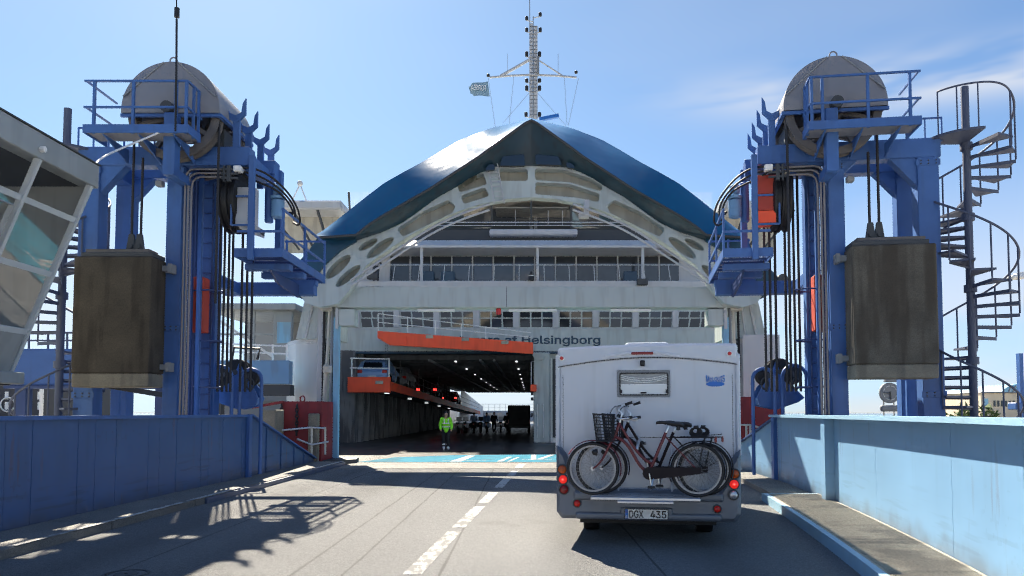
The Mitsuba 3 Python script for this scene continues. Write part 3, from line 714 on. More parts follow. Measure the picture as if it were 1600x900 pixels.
def spiral_stair(label, x, y, mirror=False, top=7.6, pole_top=8.75, skip=0):
    global XF
    XF = shift(x, y) @ (np.diag([-1.0, 1, 1, 1]) if mirror else np.eye(4))
    t = thing('spiral_staircase', label, 'staircase', 'spiral stairs beside the lifting towers')
    part(t, 'pole', G().disc((0, 0, -.03), .085, pole_top + .03, 'z', 16), STAIR, 40)
    rise, per = .223, 14.6; n = int(top / rise)
    zr = top - .70   # height of a tread that points to +x
    rail = []; rr = .93
    for k in range(n):
        z = top - .12 - k * rise; a = (zr - z) / (rise * per) * 2 * math.pi
        da = 2 * math.pi / per * .62
        c = lambda r, b, zz: (r * math.cos(b), r * math.sin(b), zz)
        v = [c(.08, a - da * .9, z), c(rr, a - da, z), c(rr, a + da, z), c(.08, a + da * .9, z)]
        v += [(p[0], p[1], z - .045) for p in v]
        tr = G().add(v, [(0, 1, 2, 3), (7, 6, 5, 4), (0, 4, 5, 1), (1, 5, 6, 2), (2, 6, 7, 3), (3, 7, 4, 0)])
        tr.bar((*np.array(c(.08, a - da * .9, 0))[:2], z - .05), (*np.array(c(rr, a - da, 0))[:2], z - .04), .02, .07)
        part(t, 'tread', tr, STAIR)
        b = a + da * .6
        if k >= skip: part(t, 'baluster', G().tube([c(rr, b, z - .22), c(rr, b, z + .95)], .021, 6), STAIR)
        if k >= skip: rail.append(c(rr, b, z + .95))
    rl = spline(rail, n * 4); part(t, 'hand_rail', G().tube(rl, .026, 6), STAIR, True)
    for z in np.arange(top, .8, -1.6): part(t, 'collar', G().disc((0, 0, z - .2), .13, .16, 'z', 12), STAIR, 40)
    # landing toward the tower: a sector
    sec = [(.95 * math.cos(R(a)), .95 * math.sin(R(a))) for a in range(-185, -90, 8)]
    part(t, 'landing', G().prism([(.0, .06)] + sec, top - .05, top, 'xy'), STAIR)
    if skip: XF = None; return
    lr = [(*p, top + .95) for p in sec[4:]] + [rail[0]]
    part(t, 'landing_rail', G().tube(spline(lr, 24), .021, 6), STAIR, True)
    for p in sec[4::3]: part(t, 'baluster', G().tube([(p[0], p[1], top), (p[0], p[1], top + .95)], .016, 5), STAIR)
    XF = None


spiral_stair('dark steel spiral staircase with open treads right of the right tower', W(1523, 16.7, 400) , 16.9, top=Zh(221, 16.9), pole_top=Zh(136, 16.9))
spiral_stair('dark steel spiral staircase half hidden behind the grey control cabin', W(93, 17.6, 450), 17.7, True, top=Zh(240, 17.6), pole_top=Zh(170, 17.7), skip=7)

# ------------------------------------------------------------------ the ferry
FY = 44.0
fe = 'ferry'; labels[fe] = {'label': 'large white car ferry with open blue bow visor and car deck', 'category': 'ferry'}
def FP(n, g, m, s=False, l=None, k=None): return part(fe, n, g, m, s, l, k)
# hull: outer flare at both sides
for sgn in (-1, 1):
    out = spline([(7.5, 27.62), (8.15, 27.68), (8.8, 28.15), (9.45, 29.8), (11.5, 37), (13.8, 45.5), (14.0, 55)], 26)
    rows = []
    for z, k in ((-3.3, .90), (-1.0, .955), (1.0, .985), (3.0, 1.0), (4.35, 1.0)):
        rows.append([(sgn * (7.5 + (x - 7.5) * (k if y < 45 else 1)), y, z) for x, y in out])
    g = G().grid(rows if sgn < 0 else [r[::-1] for r in rows])
    g.prism([(sgn * x, y) for x, y in out] + [(sgn * (x - .35), y) for x, y in out[::-1]], 4.2, 4.36, 'xy')
    g.grid([[(sgn * (x - .35), y, z) for x, y in out] for z in (-.2, 4.25)]); g.box(sgn * 7.15, sgn * 7.5, 27.7, 28.0, -3, 4.3)
    g.box(sgn * 13.6, sgn * 14, 55, 150, -3.3, 5.2)
    FP('hull_side', g, WHITE, 40)
    # bow pillar above the bulge
    pp = [(7.0, 4.36), (8.45, 4.36), (8.2, 5.6), (7.95, 6.3), (7.0, 6.3)]
    FP('bow_pillar', G().prism([(sgn * x, z) for x, z in pp], 27.5, 29.2), SHIPW)
    FP('pillar_rib', G().bar((sgn * 8.1, 27.47, 4.4), (sgn * 7.75, 27.47, 6.2), .07, .05, (0, 1, 0)).bar((sgn * 7.7, 27.47, 4.4), (sgn * 7.5, 27.47, 6.2), .05, .05, (0, 1, 0)), WHITE)
    FP('pillar_plate', G().box(sgn * 7.45, sgn * 8.75, 26.95, 27.0, 1.6, 4.45) if sgn > 0 else G().box(-7.62, -7.42, 27.3, 27.6, .3, 6.0), WHITE)
    # hinge machinery between pillar and jamb
    FP('hydraulic_ram', G().tube([(sgn * 7.30, 27.1, .7), (sgn * 7.22, 27.1, 3.4)], .11, 10).tube([(sgn * 7.22, 27.1, 3.4), (sgn * 7.12, 27.1, 5.7)], .065, 10), CREAM, 40)
    FP('hydraulic_ram', G().tube([(sgn * 7.05, 26.95, 1.2), (sgn * 7.0, 26.95, 5.6)], .06, 8), MGREY, 40)
    mc = G().box(sgn * 6.9, sgn * 7.5, 27.55, 27.65, -.5, 6.0); FP('hinge_recess', mc, DGREY)
    for mc in (G().bbox(sgn * 7.08, sgn * 7.34, 26.85, 27.2, .45, .9).disc((sgn * 7.18, 26.8, .8), .2, .2, 'y', 16), G().bbox(sgn * 7.0, sgn * 7.3, 26.9, 27.2, 1.1, 1.5).disc((sgn * 7.15, 26.8, 1.35), .16, .2, 'y', 16), G().bbox(sgn * 6.98, sgn * 7.3, 26.85, 27.2, 3.1, 3.35), G().bbox(sgn * 7.0, sgn * 7.42, 26.8, 27.3, 5.3, 5.8)):
        FP('hinge_block', mc, CREAM)
    FP('jamb', G().bbox(sgn * 6.72, sgn * 6.93, 26.8, 26.98, .0, 5.05, .02), LBLUE)
    FP('cable_duct', G().tube([(sgn * 7.38, 27.2, .2), (sgn * 7.40, 27.25, 3.0), (sgn * 7.36, 27.2, 5.9)], .045, 6).tube([(sgn * 6.98, 27.3, .2), (sgn * 6.98, 27.3, 5.2)], .03, 6), BLACK, True)
    for zz in (1.8, 2.6, 4.2): FP('pipe_clamp', G().bbox(sgn * 6.96, sgn * 7.44, 27.3, 27.36, zz, zz + .07, .01), MGREY)
    FP('beam_end_box', G().bbox(sgn * 6.2 - (.55 if sgn < 0 else 0), sgn * 6.2 + (.55 if sgn > 0 else 0), 26.75, 27.35, Zh(510, 27), Zh(484, 27), .02), SHIPW)
    FP('beam_fender', G().box(sgn * 6.75, sgn * 6.85, 26.7, 26.76, Zh(515, 27), Zh(483, 27)), WHITE)
    # bulkhead beside the car deck mouth
    FP('deck_bulkhead', G().box(sgn * 10.1, sgn * 13.7, FY, FY + .3, -.5, 5.3), WALLST)
FP('bow_deck', G().prism([(-7, 26.5), (7, 26.5), (7.2, 27.5), (9.2, 30), (11.4, 37), (13.6, 45), (13.6, 60), (-13.6, 60), (-13.6, 45), (-11.4, 37), (-9.2, 30), (-7.2, 27.5)], -.4, 0.0, 'xy'), DECK)
st = [at(565, 722, 26.55), at(1140, 722, 26.55)]
FP('painted_stripe', G().prism([(-6.0, 26.6), (6.2, 26.6), (6.4, 31.3), (2.0, 31.6), (-3.0, 31.0), (-5.2, 29.4)], 0.0, .004, 'xy'), CYAN)
for q in ([(-2.85, 26.9), (-2.45, 26.9), (-2.2, 30.6), (-2.5, 30.6)], [(-1.2, 26.9), (-1.0, 26.9), (-.75, 29.7), (-.9, 29.7)], [(-.85, 26.9), (-.75, 26.9), (-.45, 29.4), (-.55, 29.4)], [(-.02, 28.0), (.18, 28.0), (.2, 31.2), (0.0, 31.2)],
          [(.2, 28.2), (.4, 28.2), (.95, 31.2), (.75, 31.2)], [(-.35, 27.85), (.75, 27.85), (.75, 27.98), (-.35, 27.98)], [(-3.2, 27.6), (-1.6, 27.6), (-1.6, 27.7), (-3.2, 27.7)]):
    FP('deck_marking', G().prism(q, .004, .008, 'xy'), LINE)
FP('corner_plate', G().prism([(-7.0, 25.4), (-6.3, 25.4), (-5.95, 26.2), (-6.1, 27.3), (-7.0, 27.3)], .0, .13, 'xy'), DGREY)
FP('corner_plate', G().prism([(7.0, 25.4), (6.5, 25.4), (6.3, 26.2), (6.4, 27.3), (7.0, 27.3)], .0, .13, 'xy'), DGREY)
# cross beam over the bow
bz0, bz1 = Zh(482, 27), Zh(450, 27)
bm = FP('cross_beam', G().bbox(-6.85, 6.5, 26.7, 27.4, bz0, bz1, .02).prism([(6.5, bz0), (7.0, bz0), (7.0, bz1 - .2), (6.5, bz1)], 26.72, 27.38), SHIPW)
part(bm, 'beam_rail', G().bar((-6, 27.2, bz1 + .04), (2.2, 27.2, bz1 + .04), .03).bar((-5.9, 27.2, bz1 + .07), (-5.3, 27.2, bz1 + .07), .03), DGREY)
part(bm, 'beam_seam', G().box(-.88, -.85, 26.695, 26.7, bz0, bz1), MGREY)
for x0, x1 in ((-4.0, -2.7), (-.8, .9), (2.8, 4.2)): part(bm, 'strip_lamp', G().bbox(x0, x1, 26.8, 27.0, bz0 - .13, bz0 - .03, .02), LAMPW)
part(bm, 'signal_lamp', G().disc((-1.15, 26.9, bz0 - .22), .09, .2, 'z', 12), REDL, 40)
# ---- visor
AP = [(830, 187), (823, 190), (767, 230), (750, 243), (710, 269), (670, 295), (635, 315), (600, 335), (575, 351), (557, 366), (497, 370)]
BP = [(830, 184), (817, 188), (767, 200), (720, 218), (690, 235), (660, 253), (630, 269), (600, 286), (570, 309), (540, 333), (518, 350), (496, 367)]
DP = [(830, 259), (777, 261), (753, 269), (733, 279), (715, 291), (683, 309), (653, 331), (627, 349), (600, 362), (557, 376)]
NS = 40
def GL(k): return .9 * math.exp(-((k - 8) / 3.5) ** 2) + (max(0, k - 12) * .20 if k < 23 else 2.2)
A3 = np.array([at(x, y, 25.6) for x, y in lin(AP, NS)]); B3 = np.array([at(x, y, 28.6 - GL(k)) for k, (x, y) in enumerate(lin(BP, NS))])
rows = []
for s in np.linspace(0, 1, 9):
    P = A3 * (1 - s) + B3 * s; nrm = np.array([-.52, -.5, .67])
    P = P + nrm * (.07 * math.sin(math.pi * s)) * np.linspace(0.25, 1, NS)[:, None]
    rows.append(P)
left = np.array(rows); right = left * np.array([-1, 1, 1])
vi = FP('visor', G().grid(left).grid(right[:, ::-1]), SHELL, 50, 'glossy blue bow visor raised open above the car deck')
D3 = np.array([at(x, y, 26.25) for x, y in lin(DP, NS)])
A4 = A3 + (0, .03, -.05)
fl = np.array([A4 * (1 - s) + D3 * s for s in np.linspace(0, 1, 4)])
part(vi, 'underside', G().grid(fl[:, ::-1]).grid(fl * np.array([-1, 1, 1])), TEAL, 40)
bk = np.array([B3 + (0, .0, -.04), D3 + (0, 2.2, -.1)])
part(vi, 'back_lining', G().grid(bk).grid(bk[:, ::-1] * np.array([-1, 1, 1])), BEIGE)
rim = G()
rim.tube(np.vstack([A3[::-1], A3[1:] * np.array([-1, 1, 1])]) + (0, -.02, -.03), .045, 6); part(vi, 'rim', rim, DGREY, True)
OUT = [(830, 259), (777, 261), (753, 269), (733, 279), (715, 291), (683, 309), (653, 331), (627, 349), (600, 362), (557, 376), (533, 390), (507, 413), (480, 447), (470, 463), (478, 474), (500, 480), (528, 474)]
INN = [(545, 455), (560, 432), (573, 414), (600, 395), (617, 383), (640, 368), (667, 353), (690, 341), (717, 330), (750, 319), (790, 311), (830, 308)]
half = pxz(OUT + INN, 26.3)
arch = Polygon(half + [(-x, z) for x, z in half[::-1]]).buffer(0)
def blob(pts, r=4): return Polygon(pts).buffer(-r * .6).buffer(r, join_style=1)
def ell(cx, cy, a, b, rot): return affinity.rotate(affinity.scale(Point(cx, cy).buffer(1, 24), a, b), rot)
hl = [blob([(780, 265), (823, 265), (823, 281), (780, 281)]), blob([(716, 287), (754, 271), (759, 287), (719, 299)]), blob([(721, 307), (757, 294), (763, 305), (726, 317)]),
      blob([(622, 358), (660, 332), (700, 314), (710, 322), (706, 331), (680, 344), (630, 368)]), ell(594, 387, 26, 7.5, -37), ell(575, 382, 17, 5.5, -30), ell(528, 417, 26, 8.5, -43), ell(544, 431, 25, 7, -41)]
hr = [blob([(837, 265), (880, 266), (925, 281), (941, 292), (938, 297), (890, 283), (838, 280)]), blob([(838, 286), (890, 289), (936, 304), (934, 314), (900, 307), (838, 302)])] + [affinity.affine_transform(h, [-1, 0, 0, 1, 1660, 0]) for h in hl[3:]]
holes = []
for h in hl + hr: holes.append(Polygon(pxz(list(h.exterior.coords)[:-1], 26.3)).buffer(0))
ap = arch
for h in holes: ap = ap.difference(h)
part(vi, 'frame', G().prism(ap, 26.3, 26.72), SHIPW, False, 'pale white inner frame with rounded lightening holes')
part(vi, 'frame_lining', G().prism(arch.buffer(-.03), 26.74, 26.8), BEIGE)
for q in ([(782, 258), (786, 245), (818, 242), (820, 258)], [(837, 242), (872, 245), (877, 257), (838, 256)], [(758, 266), (764, 258), (772, 257), (772, 264)], [(885, 254), (893, 256), (899, 263), (887, 261)]):
    c = np.array(q); part(vi, 'port', G().prism(Polygon(pxz(list(blob(q, 2).exterior.coords)[:-1], 26.0)).buffer(0), 26.0, 26.14), DGLASS)
for sgn in (-1, 1):
    tp = pxz([(496, 373), (557, 369), (557, 377), (533, 391), (507, 414), (481, 448), (463, 463), (438, 440), (458, 420), (483, 392)], 26.2)
    part(vi, 'tip', G().prism([(-sgn * x if sgn > 0 else x, z) for x, z in tp], 26.15, 28.6), TIPB)
    c = at(446, 441, 26.6); part(vi, 'hinge_drum', G().disc((sgn * abs(c[0]), 25.95, c[2]), .18, .5, 'y', 16), DGREY, 40)
    for off in (0, 9):
        pts = [at(x, y - off, 26.1) for x, y in ((548, 447), (575, 429), (612, 405), (650, 380), (690, 357), (730, 340), (765, 328))]
        pts = [(p[0] * -sgn, p[1], p[2]) for p in pts]
        part(vi, 'pipe_rail', G().tube(spline(pts, 24), .04, 6), WHITE, True)
ld = G(); l0, l1 = at(776, 250, 26.15), at(788, 318, 26.15); 
for dx in (0, .34): ld.tube([l0 - (dx, 0, 0), l1 - (dx, 0, 0)], .02, 5)
lk = part(vi, 'ladder', ld, WHITE)
for k in range(9):
    p = l0 + (l1 - l0) * (k + .5) / 9; part(lk, 'rung', G().tube([p, p - (.34, 0, 0)], .015, 4), WHITE)
p = at(917, 330, 26.6); part(vi, 'bracket', G().box(p[0] - .12, p[0] + .05, 26.2, 26.5, p[2] - .3, p[2] + .3).box(p[0] - .3, p[0], 26.2, 26.5, p[2] - .3, p[2] - .15), WHITE)
# ---- superstructure front
def fx(px, Y=FY): return float(at(px, 500, Y)[0])
zf0, zf1, zw = Zh(549, FY), Zh(513, FY), Zh(484, FY)
FP('name_fascia', G().bbox(-12.5, 12.5, FY, FY + .5, zf0, zf1, .03), SHIPW)
FP('fascia_foot', G().box(-12.5, 12.5, FY + .02, FY + .5, zf0 - .12, zf0), NAVY)
FP('fascia_trim', G().box(-10.9, 10.5, FY - .02, FY, zf1 - .06, zf1), WHITE)
NX0, NX1 = at(713, 531, FY)[0], at(938, 531, FY)[0]
full = np.ptp(meshkit.text_mesh('Aurora af Helsingborg', .44, .02, True).vertices[:, 0]); sx = (NX1 - NX0) / full
for word, before in (('Aurora', ''), ('af', 'Aurora '), ('Helsingborg', 'Aurora af ')):
    tm = meshkit.text_mesh(word, .44, .02, True); v = np.array(tm.vertices)
    off = full - np.ptp(meshkit.text_mesh('Aurora af Helsingborg'[len(before):], .44, .02, True).vertices[:, 0])
    FP('ship_name', G().add(np.stack([NX0 + (off + v[:, 0] - v[:, 0].min()) * sx, FY - .003 - v[:, 2], Zh(537, FY) + v[:, 1]], 1), tm.faces[:, ::-1]), NAVY)
# lower window band: groups of three by two, mullions leaning
FP('window_wall', G().bbox(-12.5, 12.5, FY + .12, FY + .6, zf1 + .002, zw + .35, .02), SHIPW)
pitch = 62.2; gx = 600
for k in range(-1, 9):
    xa = 554 + k * pitch + 9; 
    if xa > 1110: break
    lean = (xa - 830) / 4200
    for r, (y0, y1) in enumerate(((487, 496), (498, 511))):
        for c in range(3):
            a, b = xa + c * 17.6 + 1, xa + (c + 1) * 17.6 - 1.5
            if a < 520: continue
            sk = -lean * 60
            q = pxz([(a + sk * (y1 - y0) / 24, y1), (b + sk * (y1 - y0) / 24, y1), (b, y0), (a, y0)], FY + .1)
            FP('window_pane', G().prism(q, FY + .09, FY + .118), anyglass())
    for c in (-4, 54): 
        q = pxz([(xa + c - 2, 512), (xa + c + 3, 512), (xa + c + 3, 485), (xa + c - 2, 485)], FY + .05)
        FP('window_rib', G().prism(q, FY - .02, FY + .118), WHITE)
# gallery
zg0, zg1, zr0, zr1 = Zh(447, FY), Zh(440, FY), Zh(389, 44.6), Zh(373, 44.6)
FP('gallery_deck', G().bbox(-11.5, 11.5, FY - .3, FY + 3, zg0 - .15, zg1, .03), WHITE)
FP('gallery_wall', G().box(-12.3, 12.3, FY + 2.6, FY + 2.9, zg1, zr0 + .2), WHITE)
FP('upper_house', G().box(-12.4, 12.4, FY + .55, 110, zf0 + .05, zg0 - .16).box(-12.4, 12.4, FY + 2.92, 110, zg0 - .16, zr0), SHIPW)
FP('gallery_roof', G().prism([(FY + .2, zr0), (FY + 6, zr0), (FY + 6, zr1), (FY + 1.0, zr1), (FY + .2, zr0 + .12)], -9.8, 9.8, 'yz'), WHITE)
gw = G()
n = 0
for px in np.arange(608, 1058, 32.5):
    a, b = fx(px + 1.5, FY + 2.5), fx(px + 31, FY + 2.5)
    FP('gallery_pane', G().box(a, b, FY + 2.5, FY + 2.55, zg1 + .1, zr0 - .05), anyglass())
    FP('gallery_mullion', G().box(a - .09, a - .03, FY + 2.42, FY + 2.58, zg1, zr0), WHITE)
for px in (658, 840, 1005): x = fx(px, FY + .4); FP('gallery_post', G().box(x - .08, x + .08, FY + .35, FY + .5, zg1, zr0), WHITE)
for px in np.arange(574, 1080, 39.5):
    lean = (px - 826) / 3000; a = at(px, 440, FY - .2); b = at(px + (px - 826) * -.018 + 0, 414, FY - .2)
    FP('balustrade_post', G().tube([a, b], .025, 5), WHITE)
    c = at(px + 38, 440, FY - .2); d = at(px + 38 + (px + 38 - 826) * -.018, 416, FY - .2); a2 = at(px + 1.5, 440, FY - .2); b2 = at(px + 1.5 + (px - 826) * -.018, 416, FY - .2)
    FP('balustrade_pane', G().add([a2, c, d, b2], [(0, 1, 2, 3)]), 'rail_glass')
FP('balustrade_rail', G().tube([at(570, 414, FY - .2), at(1085, 414, FY - .2)], .03, 6), WHITE)
for px in (555, 1005): c = at(px - 2 if px > 800 else 583, 441 if px > 800 else 432, FY - .35); FP('deck_light', G().bbox(c[0] - .3, c[0] + .3, FY - .7, FY - .35, c[2] - .2, c[2] + .15, .03), DGREY)
for px in (700, 668, 985): c = at(px, 436, FY + 1.2); FP('deck_seat', G().bbox(c[0] - .4, c[0] + .4, FY + 1.0, FY + 1.6, zg1, zg1 + .8, .05), NAVY)
c = at(830, 441, FY - .3); FP('bow_bell', G().lathe([(.001, .55), (.05, .5), (.1, .3), (.16, .22), (.16, 0), (.001, 0)], (c[0], FY - .35, zg1), 'z', 16), BLACK, 40); FP('bell_bracket', G().disc((c[0], FY - .35, zg1 + .22), .14, .08, 'z', 12), LAMPW)
# bridge
BY = 47.5
FP('bridge_base', G().bbox(-10.5, 10.5, BY - .6, BY + 3, zr1, Zh(362, BY), .03), DGREY); FP('bridge_shelf', G().bbox(fx(765, BY - .6), fx(902, BY - .6), BY - 1.2, BY + .2, Zh(371, BY - .6), Zh(361, BY - .6), .08), WHITE)
zb_, zt_ = Zh(366, BY), Zh(303, BY)
edges = [545, 610, 690, 768, 830, 893, 972, 1050, 1115]
for a, b in zip(edges[:-1], edges[1:]):
    xa, xb = fx(a, BY), fx(b, BY)
    mid = a >= 768 and b <= 893
    lo = Zh(352, BY) if mid else zb_
    v = [(xa + .06, BY + .35, lo), (xb - .06, BY + .35, lo), (xb - .06, BY - .4, zt_), (xa + .06, BY - .4, zt_)]
    FP('bridge_pane', G().add(v, [(0, 1, 2, 3)]), 'cabin_glass')
    FP('bridge_mullion', G().bar((xa, BY + .35, lo), (xa, BY - .42, zt_), .12, .08), DGREY)
FP('bridge_interior', G().box(-8.2, 8.2, BY + 2.5, BY + 2.6, zr1, zt_), DGREY); FP('bridge_ceiling', G().box(fx(768, BY) + .2, fx(893, BY) - .2, BY + .1, BY + 2.4, zt_ - .85, zt_ - .8).box(fx(690, BY) + .2, fx(972, BY) - .2, BY - .1, BY + 2.4, zt_ - .32, zt_ - .28), BEIGE)
FP('bridge_roof', G().bbox(-8.2, 8.2, BY - .7, BY + 5, zt_, zt_ + .5, .08), WHITE); FP('bridge_rail', G().bar((-6, BY - .75, Zh(352, BY)), (6, BY - .75, Zh(352, BY)), .05).bar((-6, BY - .75, Zh(357, BY)), (6, BY - .75, Zh(357, BY)), .04), WHITE)
for px in (805, 857, 880): x = fx(px, BY - .6); FP('wiper', G().bar((x, BY + .1, Zh(352, BY)), (x, BY - .15, Zh(330, BY)), .035), WHITE)
for sgn in (-1, 1):
    a, b = sgn * 11.2, sgn * 15.6
    y0, y1 = Zh(335, 46), Zh(392, 46)
    FP('wing_roof', G().bbox(min(a, b), max(a, b), 44.8, 49.5, y0, y0 + .55, .1), WHITE)
    FP('wing_floor', G().bbox(min(sgn * 11.2, sgn * 13.6), max(sgn * 11.2, sgn * 13.6), 45.5, 49, y1 - .3, y1, .05), WHITE)
    for k in range(3):
        xa, xb = a + (b - a) * k / 3, a + (b - a) * (k + 1) / 3; la, lb = a + (b - a) * .62 * k / 3, a + (b - a) * .62 * (k + 1) / 3
        FP('wing_pane', G().add([(la, 45.7, y1), (lb, 45.7, y1), (xb, 44.95, y0), (xa, 44.95, y0)], [(0, 1, 2, 3)]), PANE)
        FP('wing_mullion', G().bar((lb, 45.7, y1), (xb, 44.95, y0), .14, .1), DGREY)
    FP('wing_lining', G().box(min(a, b) + .3, max(a, b) - .6, 46.6, 46.7, y1, y0), BEIGE)
    FP('radome', G().ball((sgn * 13.2, 47, y0 + .55), .55, 2, (1, 1, .8)), WHITE, True)
    FP('wing_antenna', G().tube([(sgn * 13.6, 46.5, y0 + .5), (sgn * 14.2, 46.5, y0 + 2.0)], .04, 5).tube([(sgn * 14.9, 46.5, y0 + .5), (sgn * 14.2, 46.5, y0 + 2.0)], .04, 5).ball((sgn * 14.2, 46.5, y0 + 2.05), .18, 1), WHITE)
# mast
MY = 50.0
def mp(px, py): return at(px, py, MY)
mast = FP('mast', G().bbox(mp(827, 100)[0], mp(832.2, 100)[0], MY, MY + .5, 12, mp(830, 36)[2], .02).bbox(mp(834, 100)[0], mp(840, 100)[0], MY, MY + .5, 12, mp(830, 40)[2], .02), WHITE)
part(mast, 'mast_core', G().box(mp(832.4, 100)[0], mp(833.8, 100)[0], MY + .1, MY + .4, 12, mp(830, 24)[2]), MGREY)
rg = G()
for py in np.arange(42, 184, 6): a = mp(828, py); rg.box(a[0], a[0] + .5, MY - .03, MY, a[2], a[2] + .05)
part(mast, 'rung', rg, MGREY, kind='stuff')
part(mast, 'yard', G().tube([mp(765, 121), mp(800, 118), mp(830, 117), mp(865, 118), mp(901, 121)], .07, 6), WHITE, True)
part(mast, 'brace', G().tube([mp(828, 93), mp(782, 119)], .10, 6), WHITE); part(mast, 'brace', G().tube([mp(843, 95), mp(880, 119)], .05, 6), WHITE)
part(mast, 'whip_aerial', G().tube([mp(828, 60), mp(827.5, -30)], .03, 5), MGREY); part(mast, 'radar_bar', G().bar(mp(843, 187), mp(873, 181), .3, .22), BLUEPT)
part(mast, 'side_box', G().box(mp(839, 100)[0], mp(842.5, 100)[0], MY - .2, MY, mp(840, 116)[2], mp(840, 90)[2]), MGREY)
for px, py, h in ((823, 30, 6), (844, 24, 6), (823, 48, 6), (844, 48, 7), (823, 86, 8), (843, 86, 8), (823, 127, 6), (843, 127, 6), (823, 139, 8), (843, 139, 8), (822, 180, 7), (843, 180, 7), (763, 119, 4), (900, 114, 4)):
    a = mp(px, py); part(mast, 'lamp', G().disc((a[0], MY - .1, a[2] - h * .02), .11, h * .042, 'z', 10, .03), BLACK, 40)
    if 800 < px < 860: part(mast, 'lamp_arm', G().bar((a[0], MY - .1, a[2] - h * .022), (mp(833, py)[0], MY + .1, a[2] - h * .022), .05), WHITE)
st = G()
for a, b in (((803, 118), (795, 200)), ((882, 121), (886, 196)), ((904, 122), (888, 196)), ((838, 143), (884, 196)), ((827, 145), (786, 192)), ((763, 122), (774, 200)), ((872, 119), (872, 84)), ((793, 119), (793, 84))): st.tube([mp(*a), mp(*b)], .012, 4)
part(mast, 'stay', st, MGREY)
fg = G(); q = [[None] * 13 for _ in range(9)]
for i in range(9):
    for j in range(13):
        u, w = j / 12, i / 8; a = mp(762.5 - u * 30 + w * 3, 129 + w * 23 + u * (4 if w < .5 else 0) + (u > .85) * (.5 - w) * 8)
        q[i][j] = (a[0], MY - .2 + .07 * math.sin(u * 7 + w), a[2])
fg.grid(q); flag = thing('flag', 'pale blue grey flag with white lettering flying left of the ship mast', 'flag'); part(flag, 'cloth', fg, FLAGM, True)
tm = meshkit.text_mesh('FORSEA', .42, .01, True); v = np.array(tm.vertices); a = mp(760, 145)
xx = a[0] - v[:, 0] / v[:, 0].max() * 1.0 ; u = (mp(762, 140)[0] - xx) / (30 * MY / 1200)
part(flag, 'lettering', G().add(np.stack([xx, MY - .30 + .07 * np.sin(u * 7 + .6) - v[:, 2], a[2] + v[:, 1] * .8 + .05], 1), tm.faces), LAMPW)
# ---- car deck tunnel
CZ, YE = 5.15, 124.0
FP('car_deck', G().box(-10.2, 12, 60, YE, -.4, -.001), DECK)
FP('deckhead', G().box(-12, 12, FY + .4, YE, CZ, CZ + .15), DARKST)
wl = G().box(-10.3, -10.1, FY, YE - 30, -.2, CZ)
FP('deck_wall', wl, WALLST); FP('deck_wall', G().box(10.1, 10.3, FY, YE - 4, -.2, CZ), WALLST)
fr = G()
for y in np.arange(FY + 1, YE - 30, 1.6): fr.box(-10.1, -9.85, y, y + .12, 0, CZ)
FP('wall_frame', fr, WALLST, k='stuff')
fr = G()
for y in np.arange(FY + 2, YE, 3.0): fr.box(-10, 10, y, y + .25, CZ - .28, CZ)
FP('deckhead_beam', fr, DARKST, k='stuff')
for x in (-3.0, -2.2, -6.0): FP('deckhead_rail', G().box(x - .06, x + .06, FY + 1, YE - 10, CZ - .42, CZ - .29), MGREY)
lm = G(); lr_ = random.Random(2)
for x in (-4.6, -.9):
    for y in np.arange(FY + 2.5, 110, 8.0): lm.box(x - .06, x + .06, y, y + .4, CZ - .36, CZ - .3)
FP('ceiling_lamp', lm, LAMPW, k='stuff'); scene['ferry__ceiling_lamp']['emitter'] = {'type': 'area', 'radiance': {'type': 'rgb', 'value': [.32, .33, .35]}}
lm = G()
for y in np.arange(FY + 3, 90, 9): lm.box(-9.0, -8.8, y, y + .7, 2.93 - (y - FY) * .02, 2.98 - (y - FY) * .02)
FP('under_lamp', lm, LAMPW, k='stuff'); scene['ferry__under_lamp']['emitter'] = {'type': 'area', 'radiance': {'type': 'rgb', 'value': [.25, .26, .27]}}
# casing on the centre line
cs = FP('casing', G().bbox(.15, 1.05, FY - .2, FY + .6, 0, CZ, .03).box(1.05, 2.4, FY + .3, FY + .6, 0, CZ).box(.3, .4, FY + .6, YE - 20, 0, CZ), SHIPW)
part(cs, 'door_opening', G().box(1.25, 2.2, FY + .26, FY + .3, .3, CZ - .35), DGREY); part(cs, 'door_frame', G().box(1.12, 1.2, FY + .2, FY + .29, .1, CZ - .3).box(1.1, 2.3, FY - .1, FY + .25, 0, .25), LAMPW)
part(cs, 'corbel', G().prism([(.0, CZ - .02), (.9, CZ - .02), (.7, CZ - .4), (.25, CZ - .5)], FY - .35, FY - .2), SHIPW); part(cs, 'hydrant_box', G().bbox(-.05, .3, FY - .55, FY - .2, 2.9, 3.3, .03), ORANGE); part(cs, 'wall_ladder', G().tube([(.35, FY - .3, .3), (.35, FY - .3, 2.2), (.7, FY - .3, 2.2), (.7, FY - .3, .3)], .03, 5).tube([(.0, FY - .3, 3.3), (.0, FY - .3, 4.6), (.2, FY - .3, 4.6)], .025, 5), LAMPW)
pp = G()
for z in (1.5, 2.4, 2.7): pp.box(-.02, .12, FY - .3, FY, z, z + .18)
part(cs, 'door_latch', pp, DGREY)
